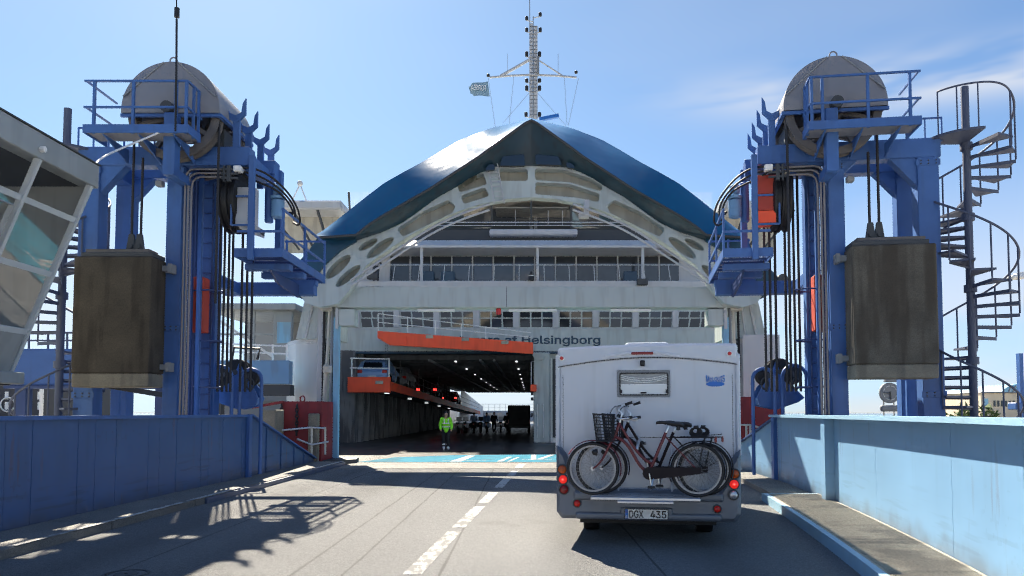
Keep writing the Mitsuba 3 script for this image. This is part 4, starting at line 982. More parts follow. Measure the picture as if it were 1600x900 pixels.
# hoistable deck on the left
PZ0, PS = 3.35, -.020
def pz(y): return PZ0 + (y - FY) * PS
hd = FP('hoist_deck', G().add([(x, y, pz(y) + d) for d in (-.30, -.02) for y in (FY - .2, YE - 3) for x in (-10.0, -8.1)], [(0, 2, 3, 1), (4, 5, 7, 6), (0, 1, 5, 4), (2, 6, 7, 3), (0, 4, 6, 2), (1, 3, 7, 5)]), DARKST)
part(hd, 'front_edge', G().bbox(-10.4, -8.0, FY - .55, FY - .2, pz(FY) - .5, pz(FY) + .38, .02), ORANGE)
part(hd, 'side_edge', G().add([(x, y, pz(y) + d) for d in (-.38, .12) for y in (FY - .2, YE - 3) for x in (-8.1, -8.0)], [(0, 2, 3, 1), (4, 5, 7, 6), (0, 1, 5, 4), (2, 6, 7, 3), (0, 4, 6, 2), (1, 3, 7, 5)]), ORANGE)
for x in (-8.6, ): part(hd, 'placard', G().box(x - .22, x + .22, FY - .57, FY - .552, pz(FY) - .02, pz(FY) + .16), BEIGE)
zt = pz(FY) + 1.45
part(hd, 'front_rail', G().bar((-10.3, FY - .4, zt), (-8.05, FY - .4, zt - .05), .07).bar((-10.3, FY - .4, zt - .55), (-8.05, FY - .4, zt - .58), .06).bar((-8.08, FY - .4, pz(FY) + .3), (-8.08, FY - .4, zt), .07).bar((-10.2, FY - .4, pz(FY) + .3), (-10.2, FY - .4, zt), .07), LAMPW)
for y in np.arange(FY + 1.5, YE - 40, 2.4): part(hd, 'rail_post', G().box(-8.08, -8.04, y, y + .04, pz(y), pz(y) + 1.1), MGREY)
for d in (1.1, .6): part(hd, 'side_rail', G().bar((-8.06, FY, pz(FY) + d), (-8.06, YE - 4, pz(YE - 4) + d), .035), MGREY)
for y in (FY + 4, FY + 12, FY + 24): part(hd, 'hanger', G().tube([(-8.2, y, pz(y)), (-8.2, y, CZ)], .03, 5), MGREY)
# tilted hoistable ramp above the mouth
H0, H1 = at(590, 517, 42.0), at(833, 535, 42.0)
q = pxz([(590, 517), (833, 535), (833, 553), (760, 548), (608, 539), (590, 528)], 42.0)
hr_ = FP('tilted_ramp', G().prism(q, 42.0, 42.25), ORANGE, False, 'bright orange edge beam of the tilted hoistable ramp')
part(hr_, 'ramp_slab', G().add([(*(np.array(p)),) for p in [(H0[0] + .1, 42.26, H0[2] - .5), (H1[0], 42.26, H1[2] - .45), (H1[0], 43.9, H1[2] - .3), (H0[0] + .1, 43.9, H0[2] - .42), (H0[0] + .1, 42.26, H0[2] - .2), (H1[0], 42.26, H1[2] - .2), (H1[0], 43.9, H1[2] - .1), (H0[0] + .1, 43.9, H0[2] - .2)]], [(0, 3, 2, 1), (4, 5, 6, 7), (0, 1, 5, 4), (1, 2, 6, 5), (2, 3, 7, 6), (3, 0, 4, 7)]), MGREY)
for px, py in ((636, 526), (671, 526), (727, 530), (789, 535)):
    if px != 636: a = at(px, py, 41.98); part(hr_, 'placard', G().box(a[0] - .2, a[0] + .2, 41.975, 41.998, a[2] - .09, a[2] + .09), BEIGE)
for px in (634, 680, 742, 795): a = at(px, 521 + (px - 590) * .074, 41.98); part(hr_, 'edge_rib', G().box(a[0] - .02, a[0] + .02, 41.94, 41.998, a[2] - .5, a[2]), ORANGE)
for k, px in enumerate((591, 637, 680, 721, 759)):
    a, b = at(px, 517 + (px - 590) * .074, 42.1), at(px, 490 + (px - 590) * .118, 42.1); part(hr_, 'rail_post', G().tube([a, b], .03, 5), LAMPW)
for o in (0, .5):
    a, b = at(590, 490 + o * 27, 42.1), at(830, 520 + o * 14, 42.1); part(hr_, 'hand_rail', G().tube([a, b], .028, 5), LAMPW)
for px, y1 in ((606, 560), (603, 575)): part(hr_, 'chain', G().tube([at(px, 535, 42.1), at(px, y1, 42.1)], .015, 4), DGREY)
# aft end seen through the deck
YA = 150.0
FP('aft_deck', G().box(-12, 12, YE, YA + 2, -.4, -.001), DECK)
aw = Polygon([(-11, -.3), (.6, -.3), (.6, 2.1), (-11, 2.1)])
for x in (-8.2, -6.1, -4.0, -1.9): aw = aw.difference(Point(x, .85).buffer(.85))
FP('aft_wall', G().prism(aw, YA, YA + .3), WHITE)
FP('aft_recess', G().box(-11, .6, YA + .6, YA + .7, -.3, 2.1), WHITE)
FP('aft_rail', G().bar((-11, YA, 3.4), (.6, YA, 3.4), .06).bar((-11, YA, 2.8), (.6, YA, 2.8), .05), LAMPW)
for x in np.arange(-10.5, .6, 1.1): FP('aft_rail_post', G().box(x - .04, x + .04, YA - .04, YA + .04, 2.1, 3.4), LAMPW)
FP('aft_wing', G().add([(-10.2, 108, -.2), (-9.4, YA, -.2), (-9.4, YA, 2.9), (-10.2, 112, CZ)], [(0, 1, 2, 3)]), WHITE)

# ------------------------------------------------------------------ people
def bones(js, segs, ref=.035, it=6):
    M = None
    for a, b in segs:
        (p, r), (q, s) = js[a], js[b]
        S = lambda c, rr: m3.Manifold.sphere(rr, 14).translate(tuple(float(x) for x in c))
        h = m3.Manifold.batch_hull([S(p, r), S(q, s)]); M = h if M is None else M + h
    m = M.refine_to_length(ref).to_mesh(); t = trimesh.Trimesh(m.vert_properties[:, :3], m.tri_verts)
    trimesh.smoothing.filter_taubin(t, iterations=it); return t


def person(name, label, x, y, z, face, top, bottom, bands=False, cap=None, arms=0.12, sit=False, group=None):
    global XF
    XF = shift(x, y, z) @ rotz(face)
    t = thing(name, label, 'person', group)
    hz = .92; J = {'pel': ((0, 0, hz), .13), 'che': ((0, .01, 1.25), .145), 'nk': ((0, .0, 1.47), .055), 'hd': ((0, -.02, 1.60), .085), 'hd2': ((0, .0, 1.67), .092)}
    segs = [('pel', 'che'), ('che', 'nk'), ('nk', 'hd'), ('hd', 'hd2')]
    for s in (-1, 1):
        n = 'l' if s < 0 else 'r'
        kn, an, fo = ((s * .13, -.45, .88), (s * .14, -.42, .45), (s * .14, -.56, .40)) if sit else ((s * .10, -.03 * s, .50), (s * .10, .05 * s, .09), (s * .12, .05 * s - .15, .04))
        J.update({'h' + n: ((s * .09, 0, hz - .03), .105), 'k' + n: (kn, .062), 'a' + n: (an, .045), 'f' + n: (fo, .038),
                  's' + n: ((s * .18, .0, 1.41), .07), 'e' + n: ((s * .27, .04 - arms * .15, 1.14), .048), 'w' + n: ((s * .25, -.08 - arms * .3, .93 + arms * .15), .035), 'd' + n: ((s * .24, -.12 - arms * .32, .84 + arms * .15), .03)})
        segs += [('pel', 'h' + n), ('h' + n, 'k' + n), ('k' + n, 'a' + n), ('a' + n, 'f' + n), ('che', 's' + n), ('s' + n, 'e' + n), ('e' + n, 'w' + n), ('w' + n, 'd' + n)]
    part(t, 'body', bones(J, segs), SKIN, True)
    big = lambda js, k: {a: (p, r + k) for a, (p, r) in js.items()}
    part(t, 'jacket', bones({**big(J, .022), 'pel': ((0, 0, hz - .02), .16)}, [('pel', 'che'), ('che', 'sl'), ('che', 'sr'), ('sl', 'el'), ('sr', 'er'), ('el', 'wl'), ('er', 'wr')]), top, True)
    part(t, 'trousers', bones(big(J, .016), [('hl', 'kl'), ('kl', 'al'), ('hr', 'kr'), ('kr', 'ar'), ('hl', 'hr')]), bottom, True)
    for n in 'lr': part(t, 'shoe', bones(big(J, .012), [('a' + n, 'f' + n)], .03), REFLB if bands else CLOTHD, True)
    if bands:
        for z0 in (1.02, 1.18): part(t, 'reflective_band', G().lathe([(.19, 0), (.19, .05)], (0, 0.005, z0), 'z', 20), REFLB, True)
        for s in (-1, 1): part(t, 'ankle_band', G().lathe([(.075, 0), (.07, .06)], (s * .10, .045 * s, .2), 'z', 14), REFLB, True)
        for s in (-1, 1): part(t, 'shoulder_band', G().bar((s * .09, -.17, 1.2), (s * .10, -.13, 1.42), .04, .012, (0, 1, 0)).bar((s * .09, .17, 1.2), (s * .10, .12, 1.43), .04, .012, (0, 1, 0)), REFLB)
    hr = G().ball((0, .015, 1.675), .104, 2, (.95, 1, .9)); part(t, 'helmet' if cap else 'hair', hr, cap or CLOTHD, True)
    part(t, 'nose', G().ball((0, -.115, 1.63), .016, 1), SKIN, True)
    XF = None
    return t


person('person', 'person in a lime green high visibility jacket and dark trousers standing on the car deck', float(at(692, 700, 35)[0]), 36.2, 0, .2, HIVIS, CLOTHD, True, CLOTHD)
person('person', 'person in a green jacket standing on the raised left car platform', float(at(602, 590, 49)[0]) - .1, 46.5, pz(46.5), 1.2, HIVIS, CLOTHD, False)
person('person', 'person in dark clothes leaning on the balcony rail at the left', float(at(587, 430, FY + .4)[0]), FY + .5, zg1, 0, CLOTHD, CLOTHD, False, None, .6)

# ------------------------------------------------------------------ vehicles on the ferry
def car(label, x, y, z, paint, lit=False, h=1.48, w=1.76, L=4.2, group='cars parked on the ferry'):
    global XF
    XF = shift(x, y, z); t = thing('parked_car', label, 'car', group)
    prof = [(0, .35), (0.02, .75), (.12, .92), (.35, h - .12), (.7, h), (2.1, h - .02), (2.95, .95), (L - .15, .82), (L, .6), (L, .3)]
    g = G(); n = len(prof); V = []
    for k, s in enumerate((-1, -1, 1, 1)):
        for yy, zz in prof: V.append((s * (w / 2 - (.16 if zz > 1.0 else 0) - (.04 if k in (0, 3) else .0) * 0), yy, zz))
    V = V[:n] + V[2 * n:3 * n]; F = [(j, (j + 1) % n, n + (j + 1) % n, n + j) for j in range(n)]
    g.add(V, np.array(F)[:, ::-1]); m, f2 = trimesh.creation.triangulate_polygon(Polygon(prof), engine='earcut')
    idx = [int(np.argmin(np.abs(np.array(prof) - p).sum(1))) for p in m]
    for off, fl in ((0, True), (n, False)): g.add(V, [[off + idx[i] for i in (tr if not fl else tr[::-1])] for tr in f2])
    part(t, 'body', g, paint)
    part(t, 'rear_window', G().add([(-w / 2 + .3, .13 - .012, .98), (w / 2 - .3, .13 - .012, .98), (w / 2 - .36, .34 - .012, h - .16), (-w / 2 + .36, .34 - .012, h - .16)], [(0, 1, 2, 3)]), DGLASS)
    for s in (-1, 1):
        part(t, 'side_window', G().prism([(.5, 1.02), (.75, h - .12), (2.0, h - .14), (2.6, 1.02)], s * (w / 2 - .15) - .004, s * (w / 2 - .15) + .004, 'yz'), DGLASS)
        part(t, 'tail_light', G().bbox(s * (w / 2 - .3), s * (w / 2 - .02), -.02, .03, .68, .86, .01), REDL, **({'emitter': {'type': 'area', 'radiance': {'type': 'rgb', 'value': [1.6, .05, .04]}}} if lit else {}))
        for yy in (.75, 3.4): part(t, 'wheel', G().disc((s * w / 2 - .1, yy, .31), .31, .2, 'x', 18, .03), BLACK, 40)
    part(t, 'bumper', G().bbox(-w / 2, w / 2, -.05, .05, .35, .55, .03), paint)
    part(t, 'plate', G().box(-.26, .26, -.057, -.052, .42, .52), LAMPW)
    XF = None


for i, (px, Y, pt, lb) in enumerate(((640, 50, CARS, 'silver car at the near end of the raised left platform'), (697, 66, CARK, 'dark car with lit red tail lights, tallest on the raised platform'), (735, 84, CARK, 'dark car with lit tail lights, furthest along the raised platform'))):
    car(lb, -9.0, Y, pz(Y), pt, i > 0, 1.5 + .3 * (i == 1))
car('pale blue car nose-in at the near end of the raised deck beside the white rail', -9.25, 44.6, pz(44.6), CARB, False)
# dark van
XF = shift(-1.05, 66, 0); vn = thing('delivery_van', 'dark box van driving away down the middle of the car deck', 'van')
part(vn, 'body', G().rbox(-.95, .95, 0, 5, .45, 2.35, .08), CARK, 30); part(vn, 'bumper', G().bbox(-.9, .9, -.06, .05, .4, .6, .02), DGREY)
for s in (-1, 1):
    part(vn, 'rear_door', G().bbox(s * .03, s * .85, -.025, .0, .65, 2.2, .01), CARK); part(vn, 'wheel', G().disc((s * .85 - .12, .9, .36), .36, .24, 'x', 18, .03), BLACK, 40)
    part(vn, 'tail_light', G().box(s * .86, s * .93, -.02, .01, .8, 1.1), DREDL); part(vn, 'mirror', G().bbox(s * .98, s * 1.15, 4, 4.1, 1.3, 1.6, .02), BLACK)
XF = None
MOTO = [(715, 63, CARW, 0, 'white motorcycle nearest the worker in the row of waiting motorcycles'), (726, 64, CARS, 0, 'silver motorcycle, second from the worker in the waiting row'), (740, 65, CARK, SHIRT, 'black motorcycle under the rider in pale blue'),
        (750, 66, CARK, 0, 'black motorcycle just right of the rider in pale blue'), (760, 66, CARB, CARB, 'blue motorcycle under the rider in the blue jacket'), (782, 68, CARS, 0, 'silver motorcycle in the gap left of the black clad rider'), (792, 68, CARK, CLOTHD, 'black motorcycle under the black clad rider beside the van')]
for px, Y, pt, rd, lb in MOTO:
    x = float(at(px, 670, Y)[0]); XF = shift(x, Y, 0); mo = thing('motorcycle', lb, 'motorcycle', 'motorcycles waiting on the car deck')
    for yy in (0, 1.4): part(mo, 'wheel', G().lathe([(.2, -.06), (.3, -.06), (.32, 0), (.3, .06), (.2, .06), (.2, -.06)], (0, yy, .32), 'x', 20), BLACK, 40)
    part(mo, 'body', G().rbox(-.2, .2, .1, 1.2, .45, .85, .1), pt, 30); part(mo, 'seat', G().rbox(-.14, .14, -.1, .55, .8, .92, .05), BLACK, 30)
    for sd in (-1, 1): part(mo, 'pannier', G().rbox(sd * .22 - .1 + .04 * sd, sd * .22 + .1 + .04 * sd, -.15, .4, .45, .85, .05), pt, 30)
    part(mo, 'handlebar', G().tube([(-.38, .95, 1.08), (0, 1.05, 1.0), (.38, .95, 1.08)], .02, 5).bar((0, 1.05, 1.0), (0, 1.4, .32), .07), BLACK); part(mo, 'tail_light', G().box(-.06, .06, -.14, -.1, .7, .78), REDL)
    part(mo, 'windscreen', G().rbox(-.22, .22, 1.08, 1.14, 1.0, 1.35, .025), pt, 30)
    XF = None
    if rd: person('person', {SHIRT: 'person in a pale blue shirt astride a motorcycle on the car deck', CARB: 'person in a blue jacket astride a motorcycle near the van', CLOTHD: 'person in black astride the motorcycle right beside the van'}[rd], x, Y + .35, -.02, math.pi, rd, CLOTHD, False, BLACK, .6, True)
person('person', 'person in dark clothing standing alone left of the motorcycles by the van', float(at(772, 670, 67)[0]), 67, 0, .4, CLOTHD, CLOTHD)

# ------------------------------------------------------------------ motorhome
MHX, MHY, MYAW = 1.50, 10.0, R(-8.5)
MX = shift(MHX, MHY, 0) @ rotz(MYAW)
XF = MX
def lx(px): return (px - 1008) / 120.3
def lz(py): return 1.7 + (645 - py) / 120.3
mh = thing('motorhome', 'white motorhome with grey bumper and two bicycles on its back', 'motorhome')
def MP(n, g, m, s=False, l=None, **k): return part(mh, n, g, m, s, l, **k)
HW = 1.165
MP('body', G().rbox(-HW, HW, 0, 5.2, .55, 2.50, .07, 3), MHW, 30)
# roof cap with its arched lower edge
capp = [(-HW + .012, lz(574))] + [(-HW + .012 + (2 * HW - .024) * u, lz(574) + .105 * math.sin(math.pi * u) * (1 if True else 0) + .02 * u) for u in np.linspace(.04, .96, 25)] + [(HW - .012, lz(572)), (HW - .004, 2.555), (HW - .03, 2.59), (.5, 2.60), (-.5, 2.585), (-HW + .03, 2.56), (-HW + .004, 2.525)]
MP('roof_cap', bevel_prism(G(), capp, -.035, .5, .03), MHW)
MP('roof', G().rbox(-HW + .02, HW - .02, .3, 5.0, 2.30, 2.60, .10, 3), MHW, 30)
MP('roof_hump', G().rbox(-.28, .30, .0, .6, 2.5, 2.622, .05), MHW, 30)
for s in (-1, 1):
    MP('corner_trim', G().rbox(s * (HW - .005) - .028, s * (HW - .005) + .028, -.03, .05, 1.15, 2.46, .02), ALU if s > 2 else MHW, 30)
    MP('corner_seam', G().box(s * (HW - .075) - .004, s * (HW - .075) + .004, -.004, .0, .75, 2.2), MGREY)
    MP('side_skirt', G().bbox(s * HW - .01, s * HW + .01, .3, 5, .45, .9, .01), MHG)
    MP('corner_marker', G().disc((lx(875 if s < 0 else 1134.5), -.058, lz(558 if s < 0 else 554)), .038, .03, 'y', 18, .008), LAMPW, 40)
    MP('corner_lens', G().disc((lx(875.5 if s < 0 else 1135), -.066, lz(558.5 if s < 0 else 554)), .024, .014, 'y', 14, .004), REDL, 40)
    MP('wheel', G().lathe([(.2, 0), (.33, 0), (.345, .03), (.345, .2), (.33, .22), (.2, .22), (.2, 0)], (s * .80 - .11, 1.25, .345), 'x', 28), BLACK, 40)
    MP('wheel_arch', G().box(s * .62, s * 1.1, .8, 1.75, .42, .75), BLACK)
MP('underbody', G().box(-.95, .95, .2, 5.0, .40, .56), BLACK); MP('exhaust_bar', G().box(-.9, .9, .35, .5, .22, .38), BLACK)
MP('brake_light', G().bbox(lx(985), lx(1019), -.06, -.03, lz(554), lz(550), .006), DREDL)
MP('rear_camera', G().bbox(lx(998.5), lx(1006), -.09, -.0, lz(572), lz(563), .012), BLACK)
MP('fairing_ridge', G().bar((lx(945), -.037, lz(556)), (lx(985), -.047, lz(551)), .03, .02, (0, 1, 0)), MHW)
MP('fairing_ridge', G().bar((lx(1060), -.037, lz(557)), (lx(1019), -.047, lz(550)), .03, .02, (0, 1, 0)), MHW)
def rrect(x0, x1, z0, z1, r): return Polygon([(x0 + r, z0 + r), (x1 - r, z0 + r), (x1 - r, z1 - r), (x0 + r, z1 - r)]).buffer(r, 6)
wo = rrect(lx(957), lx(1050), lz(625), lz(573), .04); wi = rrect(lx(962), lx(1045), lz(621), lz(578), .02)
wn = MP('window', G().prism(wo.difference(wi), -.018, .0), MHW)
fo = rrect(lx(962.5), lx(1044.5), lz(620.5), lz(578.5), .02); fi = rrect(lx(967), lx(1041), lz(617), lz(583), .025)
part(wn, 'frame', G().prism(fo.difference(fi), -.03, .0), MGREY); part(wn, 'seal', G().prism(fi.buffer(.008).difference(fi.buffer(-.008)), -.036, -.0), BLACK)
part(wn, 'blind', G().box(lx(968), lx(1040), -.008, -.003, lz(616.5), lz(600)), REFLB); part(wn, 'dark_interior', G().box(lx(967), lx(1041), -.006, -.001, lz(600), lz(583.5)), MGREY)
cu = G()
for k in range(3): cu.tube(spline([(lx(968), -.012, lz(586 + k * 3)), (lx(985), -.012, lz(590 + k * 3)), (lx(1022), -.012, lz(590 + k * 3)), (lx(1040), -.012, lz(585 + k * 3))], 14), .006, 4)
part(wn, 'curtain_fold', cu, LAMPW)
q = [(lx(967), -.026, lz(617)), (lx(1041), -.026, lz(617)), (lx(1041), -.026, lz(583)), (lx(967), -.026, lz(583))]; part(wn, 'pane', G().add(q, [(0, 1, 2, 3)]), PANE)
part(wn, 'handle', G().bbox(lx(999), lx(1008), -.045, -.027, lz(615), lz(612.5), .004), BLACK)
for px in (969, 1039): part(wn, 'latch', G().bbox(lx(px) - .012, lx(px) + .012, -.045, -.027, lz(614), lz(609), .004), BLACK)
# badge: arched word above an ellipse
tm = meshkit.text_mesh('McLOUIS', .055, .006, True); v = np.array(tm.vertices); u = (v[:, 0] - v[:, 0].min()) / np.ptp(v[:, 0]); tt = (v[:, 1]) / v[:, 1].max()
x = lx(1099.5) + u * (lx(1128) - lx(1099.5)); lo_ = lz(597.5) + .022 * (2 * u - 1) ** 2 * 0 + .012 * (1 - (2 * u - 1) ** 2); hi_ = lz(590) + .035 * (2 * u - 1) ** 2
MP('badge', G().add(np.stack([x, -.004 - v[:, 2], lo_ + tt * (hi_ - lo_)], 1), tm.faces[:, ::-1]).prism(affinity.scale(Point(lx(1113.5), lz(600.5)).buffer(1, 20), .117, .034), -.008, 0), BLUEPT, False, 'blue word badge above an ellipse')
MP('panel_joint', G().box(lx(975), lx(1112), -.004, 0, lz(683.6), lz(682.6)), DGREY); MP('hatch_plate', G().bbox(lx(983), lx(1007), -.02, 0, lz(695), lz(690), .004), MGREY)
mcap = G()
pts = [(u[0], -.003, u[1]) for u in capp[:27]]; mcap.tube([(p[0], -.036, p[2] + .012) for p in pts], .005, 4); MP('cap_joint', mcap, DGREY)
bp_ = [(-HW, .42), (-1.10, .335), (1.10, .325), (HW, .42), (HW + .005, 1.235), (1.10, 1.17), (1.02, 1.04), (.985, .85), (.90, .72), (-.86, .72), (-.95, .82), (-.985, 1.0), (-1.04, 1.16), (-1.10, 1.235), (-HW - .005, 1.275)]
MP('bumper', bevel_prism(G(), bp_, -.15, .45, .05), MHG)
MP('bumper_lip', G().rbox(-.92, .93, -.175, .1, .335, .43, .035), MHG, 30); MP('bumper_shelf', G().rbox(-.94, .95, -.20, .1, .58, .70, .04), MHG, 30)
MP('plate_recess', G().bbox(lx(966), lx(1047), -.168, -.1, lz(809.5), lz(789), .02), MHG)
for px, py, r, m, lit in ((877.5, 733, .056, ORAL, 0), (878.5, 748.5, .056, REDL, 1), (880, 764, .056, DREDL, 0), (900.5, 785, .044, REDL, 0), (1138.5, 737, .056, ORAL, 0), (1137.5, 752.5, .056, REDL, 1), (1136.5, 768.5, .056, ALU, 0), (1112.5, 790, .044, REDL, 0)):
    lp = MP('light', G().lathe([(r + .012, .0), (r + .012, -.022), (r, -.026), (r, .0)], (lx(px), -.15, lz(py)), 'y', 24), DGREY, 40)
    part(lp, 'lens', G().lathe([(1e-4, -.040), (r * .6, -.036), (r * .97, -.022), (r * .97, .0)], (lx(px), -.15, lz(py)), 'y', 24), m, True, **({'emitter': {'type': 'area', 'radiance': {'type': 'rgb', 'value': [.13, .004, .003]}}} if lit else {}))
    if lit: part(lp, 'bulb', G().ball((lx(px), -.196, lz(py)), .013, 1), REDL, True, **{'emitter': {'type': 'area', 'radiance': {'type': 'rgb', 'value': [.8, .05, .04]}}})
np_ = MP('number_plate', G().bbox(lx(973), lx(1039.5), -.186, -.165, lz(807.5), lz(791.5), .006), LAMPW, False, 'white number plate reading DGX 435 with a blue strip')
part(np_, 'plate_border', G().prism(rrect(lx(973), lx(1039.5), lz(807.5), lz(791.5), .01).difference(rrect(lx(973) + .008, lx(1039.5) - .008, lz(807.5) + .008, lz(791.5) - .008, .008)), -.190, -.186), BLACK)
part(np_, 'country_strip', G().box(lx(973.5) + .006, lx(978.7), -.1885, -.186, lz(807) + .006, lz(792) - .006), BLUEPT)
def lay(word, x0, x1, z0, y, h, bold=True):
    tm = meshkit.text_mesh(word, h, .003, bold); v = np.array(tm.vertices); k = (x1 - x0) / np.ptp(v[:, 0])
    return G().add(np.stack([x0 + (v[:, 0] - v[:, 0].min()) * k, y - v[:, 2], z0 + v[:, 1]], 1), tm.faces[:, ::-1])
part(np_, 'lettering', lay('DGX', lx(980.5), lx(1002), lz(805), -.187, .088), BLACK); part(np_, 'lettering', lay('435', lx(1012.5), lx(1036.5), lz(805), -.187, .088), BLACK)
part(np_, 'country_letter', lay('S', lx(974.8), lx(977.8), lz(805.5), -.189, .03), LAMPW); part(np_, 'star_ring', G().lathe([(.010, 0), (.013, -.001), (.013, 0)], (lx(976.3), -.189, lz(796)), 'y', 12), ORAL)
MP('mirror', G().rbox(-1.32, -1.17, 4.6, 4.75, 1.2, 1.5, .03), BLACK, 30)
rk = thing('bicycle_rack', 'aluminium bicycle carrier fixed to the back of the motorhome', 'bicycle rack')
for y in (-.46, -.26): part(rk, 'wheel_channel', G().bbox(lx(924), lx(1085), y - .05, y + .05, lz(775), lz(770), .008), ALU)
part(rk, 'centre_channel', G().bbox(lx(964), lx(1046), -.54, -.16, lz(779), lz(775.2), .006), ALU); part(rk, 'upper_rail', G().tube([(lx(960), -.05, lz(764)), (lx(1048), -.05, lz(764))], .018, 8), ALU, True)
for px in (964, 1046): part(rk, 'stay', G().tube([(lx(px), -.02, lz(700)), (lx(px), -.10, lz(764)), (lx(px), -.20, lz(774))], .014, 7), ALU, True)
part(rk, 'clamp_arm', G().tube([(lx(994), -.02, lz(692)), (lx(996), -.12, lz(684)), (lx(995), -.42, lz(692)), (lx(993), -.45, lz(700))], .022, 7), ALU, True)
part(rk, 'clamp_arm', G().tube([(lx(1003), -.02, lz(692)), (lx(1001), -.1, lz(690)), (lx(997), -.24, lz(698))], .016, 7), BLACK, True)


def bicycle(label, ox, yb, paint, dark):
    t = thing('bicycle', label, 'bicycle')
    b = lambda px, py, dy=0: np.array([(px - 1008) / 122.5 + ox, yb + dy, 1.7 + (645 - py) / 122.5])
    fh, rh, bb = b(926, 730), b(1083, 731), b(1011, 736); r = .335
    for h, nm in ((fh, 'front'), (rh, 'rear')):
        w = part(t, 'wheel', G().lathe([(r - .026 + .021 * math.cos(a), .021 * math.sin(a)) for a in np.linspace(0, 2 * math.pi, 9)], (h[0], yb, h[2]), 'y', 48), BLACK, 60)
        part(w, 'rim', G().lathe([(r - .068, -.012), (r - .045, -.013), (r - .045, .013), (r - .068, .012), (r - .068, -.012)], (h[0], yb, h[2]), 'y', 48), RIM, 50)
        sp = G()
        for k in range(28):
            a = 2 * math.pi * k / 28; s = (-1) ** k; aa = a + s * .55
            sp.tube([(h[0] + .02 * math.cos(aa), yb + s * .025, h[2] + .02 * math.sin(aa)), (h[0] + (r - .06) * math.cos(a), yb, h[2] + (r - .06) * math.sin(a))], .0026, 3)
        part(w, 'spokes', sp, RIM); part(w, 'hub', G().disc((h[0], yb - .04, h[2]), .026, .08, 'y', 12), ALU, 40)
    def guard(h, a0, a1):
        rows = []
        for s in np.linspace(-1, 1, 5):
            rows.append([(h[0] + (r + .022 - .014 * s * s) * math.cos(a), yb + s * .034, h[2] + (r + .022 - .014 * s * s) * math.sin(a)) for a in np.linspace(a0, a1, 30)])
        return G().grid(rows)
    part(t, 'mudguard', guard(fh, R(-15), R(150)), paint, True); part(t, 'mudguard', guard(rh, R(-20), R(205)), dark, True)
    hb, ht = b(958.5, 684), b(967.5, 660)
    part(t, 'frame', G().tube([hb, ht], .02, 8).tube(spline([hb + (.01, 0, .02), b(975, 690), b(992, 716), bb], 16), .019, 8).tube(spline([ht - (.0, 0, .03), b(979, 682), b(997, 708), b(1015, 722)], 16), .016, 8).tube([bb, b(1036.5, 675)], .019, 8), paint, True)
    for s in (-1, 1): part(t, 'stay', G().tube([b(1035, 680, s * .02), rh + (0, s * .06, 0)], .009, 6).tube([bb + (0, s * .03, 0), rh + (0, s * .06, 0)], .010, 6), paint, True)
    for s in (-1, 1): part(t, 'fork', G().tube(spline([hb + (0, s * .045, 0), b(946, 706, s * .05), b(936, 722, s * .05), fh + (0, s * .05, 0)], 12), np.linspace(.017, .010, 12), 7), paint, True)
    part(t, 'stem', G().tube([ht, b(971, 646), b(965, 640)], .013, 8), CHROME, True)
    part(t, 'handlebar', G().tube(spline([b(984, 629, .26), b(968, 634, .28), b(962, 640, .12), b(963, 645, 0), b(962, 650, -.12), b(968, 654, -.26), b(984, 652, -.28)], 30), .011, 7), CHROME, True)
    for (p, q) in ((b(975, 632, .27), b(986, 628.5, .26)), (b(973, 653.5, -.27), b(987, 651.5, -.28))): part(t, 'grip', G().tube([p, q], .018, 8), BLACK, True)
    part(t, 'brake_lever', G().tube(spline([b(970, 652, -.26), b(974, 656, -.26), b(983, 656, -.27)], 8), .007, 5), CHROME, True); part(t, 'brake_cable', G().tube(spline([b(968, 634, .25), b(955, 640, .1), b(953, 655, -.02), b(963, 675, -.03)], 14), .005, 5).tube(spline([b(967, 653, -.25), b(956, 660, -.1), b(961, 680, -.03)], 14), .005, 5), BLACK, True)
    part(t, 'seat_post', G().tube([b(1036, 677), b(1041, 665)], .014, 8), CHROME, True)
    sd = spline([b(1022, 660), b(1032, 659), b(1045, 661), b(1057, 662), b(1064, 664)], 18); wdt = np.interp(np.linspace(0, 1, 18), [0, .1, .4, .7, .92, 1], [.012, .03, .045, .095, .10, .06])
    ring = lambda c, w: [c + (0, w * math.cos(a), (.035 if math.sin(a) < 0 else .022) * math.sin(a) * (.5 + w * 6)) for a in np.linspace(0, 2 * math.pi, 13)]
    part(t, 'saddle', G().grid([ring(c, w) for c, w in zip(sd, wdt)]), SADDLE, True); part(t, 'saddle_spring', G().disc(b(1055, 671, -.05), .022, .05, 'z', 10), BLACK, 40); part(t, 'saddle_spring', G().disc(b(1055, 671, .05), .022, .05, 'z', 10), BLACK, 40)
    rkz = b(0, 682)[2]; rx0, rx1 = b(1046, 0)[0], b(1109, 0)[0]
    cr = part(t, 'carrier', G().tube([(rx0, yb - .06, rkz), (rx1, yb - .065, rkz), (rx1, yb + .065, rkz), (rx0, yb + .06, rkz)], .007, 6).tube([(rx0 + .1, yb - .02, rkz), (rx1, yb - .02, rkz)], .005, 5).tube([(rx0 + .1, yb + .02, rkz), (rx1, yb + .02, rkz)], .005, 5).tube([(rx1 - .12, yb - .065, rkz), rh + (0, -.06, 0)], .006, 5).tube([(rx1 - .12, yb + .065, rkz), rh + (0, .06, 0)], .006, 5).tube([(rx0 + .05, yb - .06, rkz), (rx1, yb - .06, rkz + .035), (rx1, yb + .06, rkz + .035)], .005, 5), BLACK, True)
    part(cr, 'rear_reflector', G().bbox(rx1 - .005, rx1 + .02, yb - .04, yb + .04, rkz - .06, rkz + .01, .005), DREDL)
    lo_ = G()
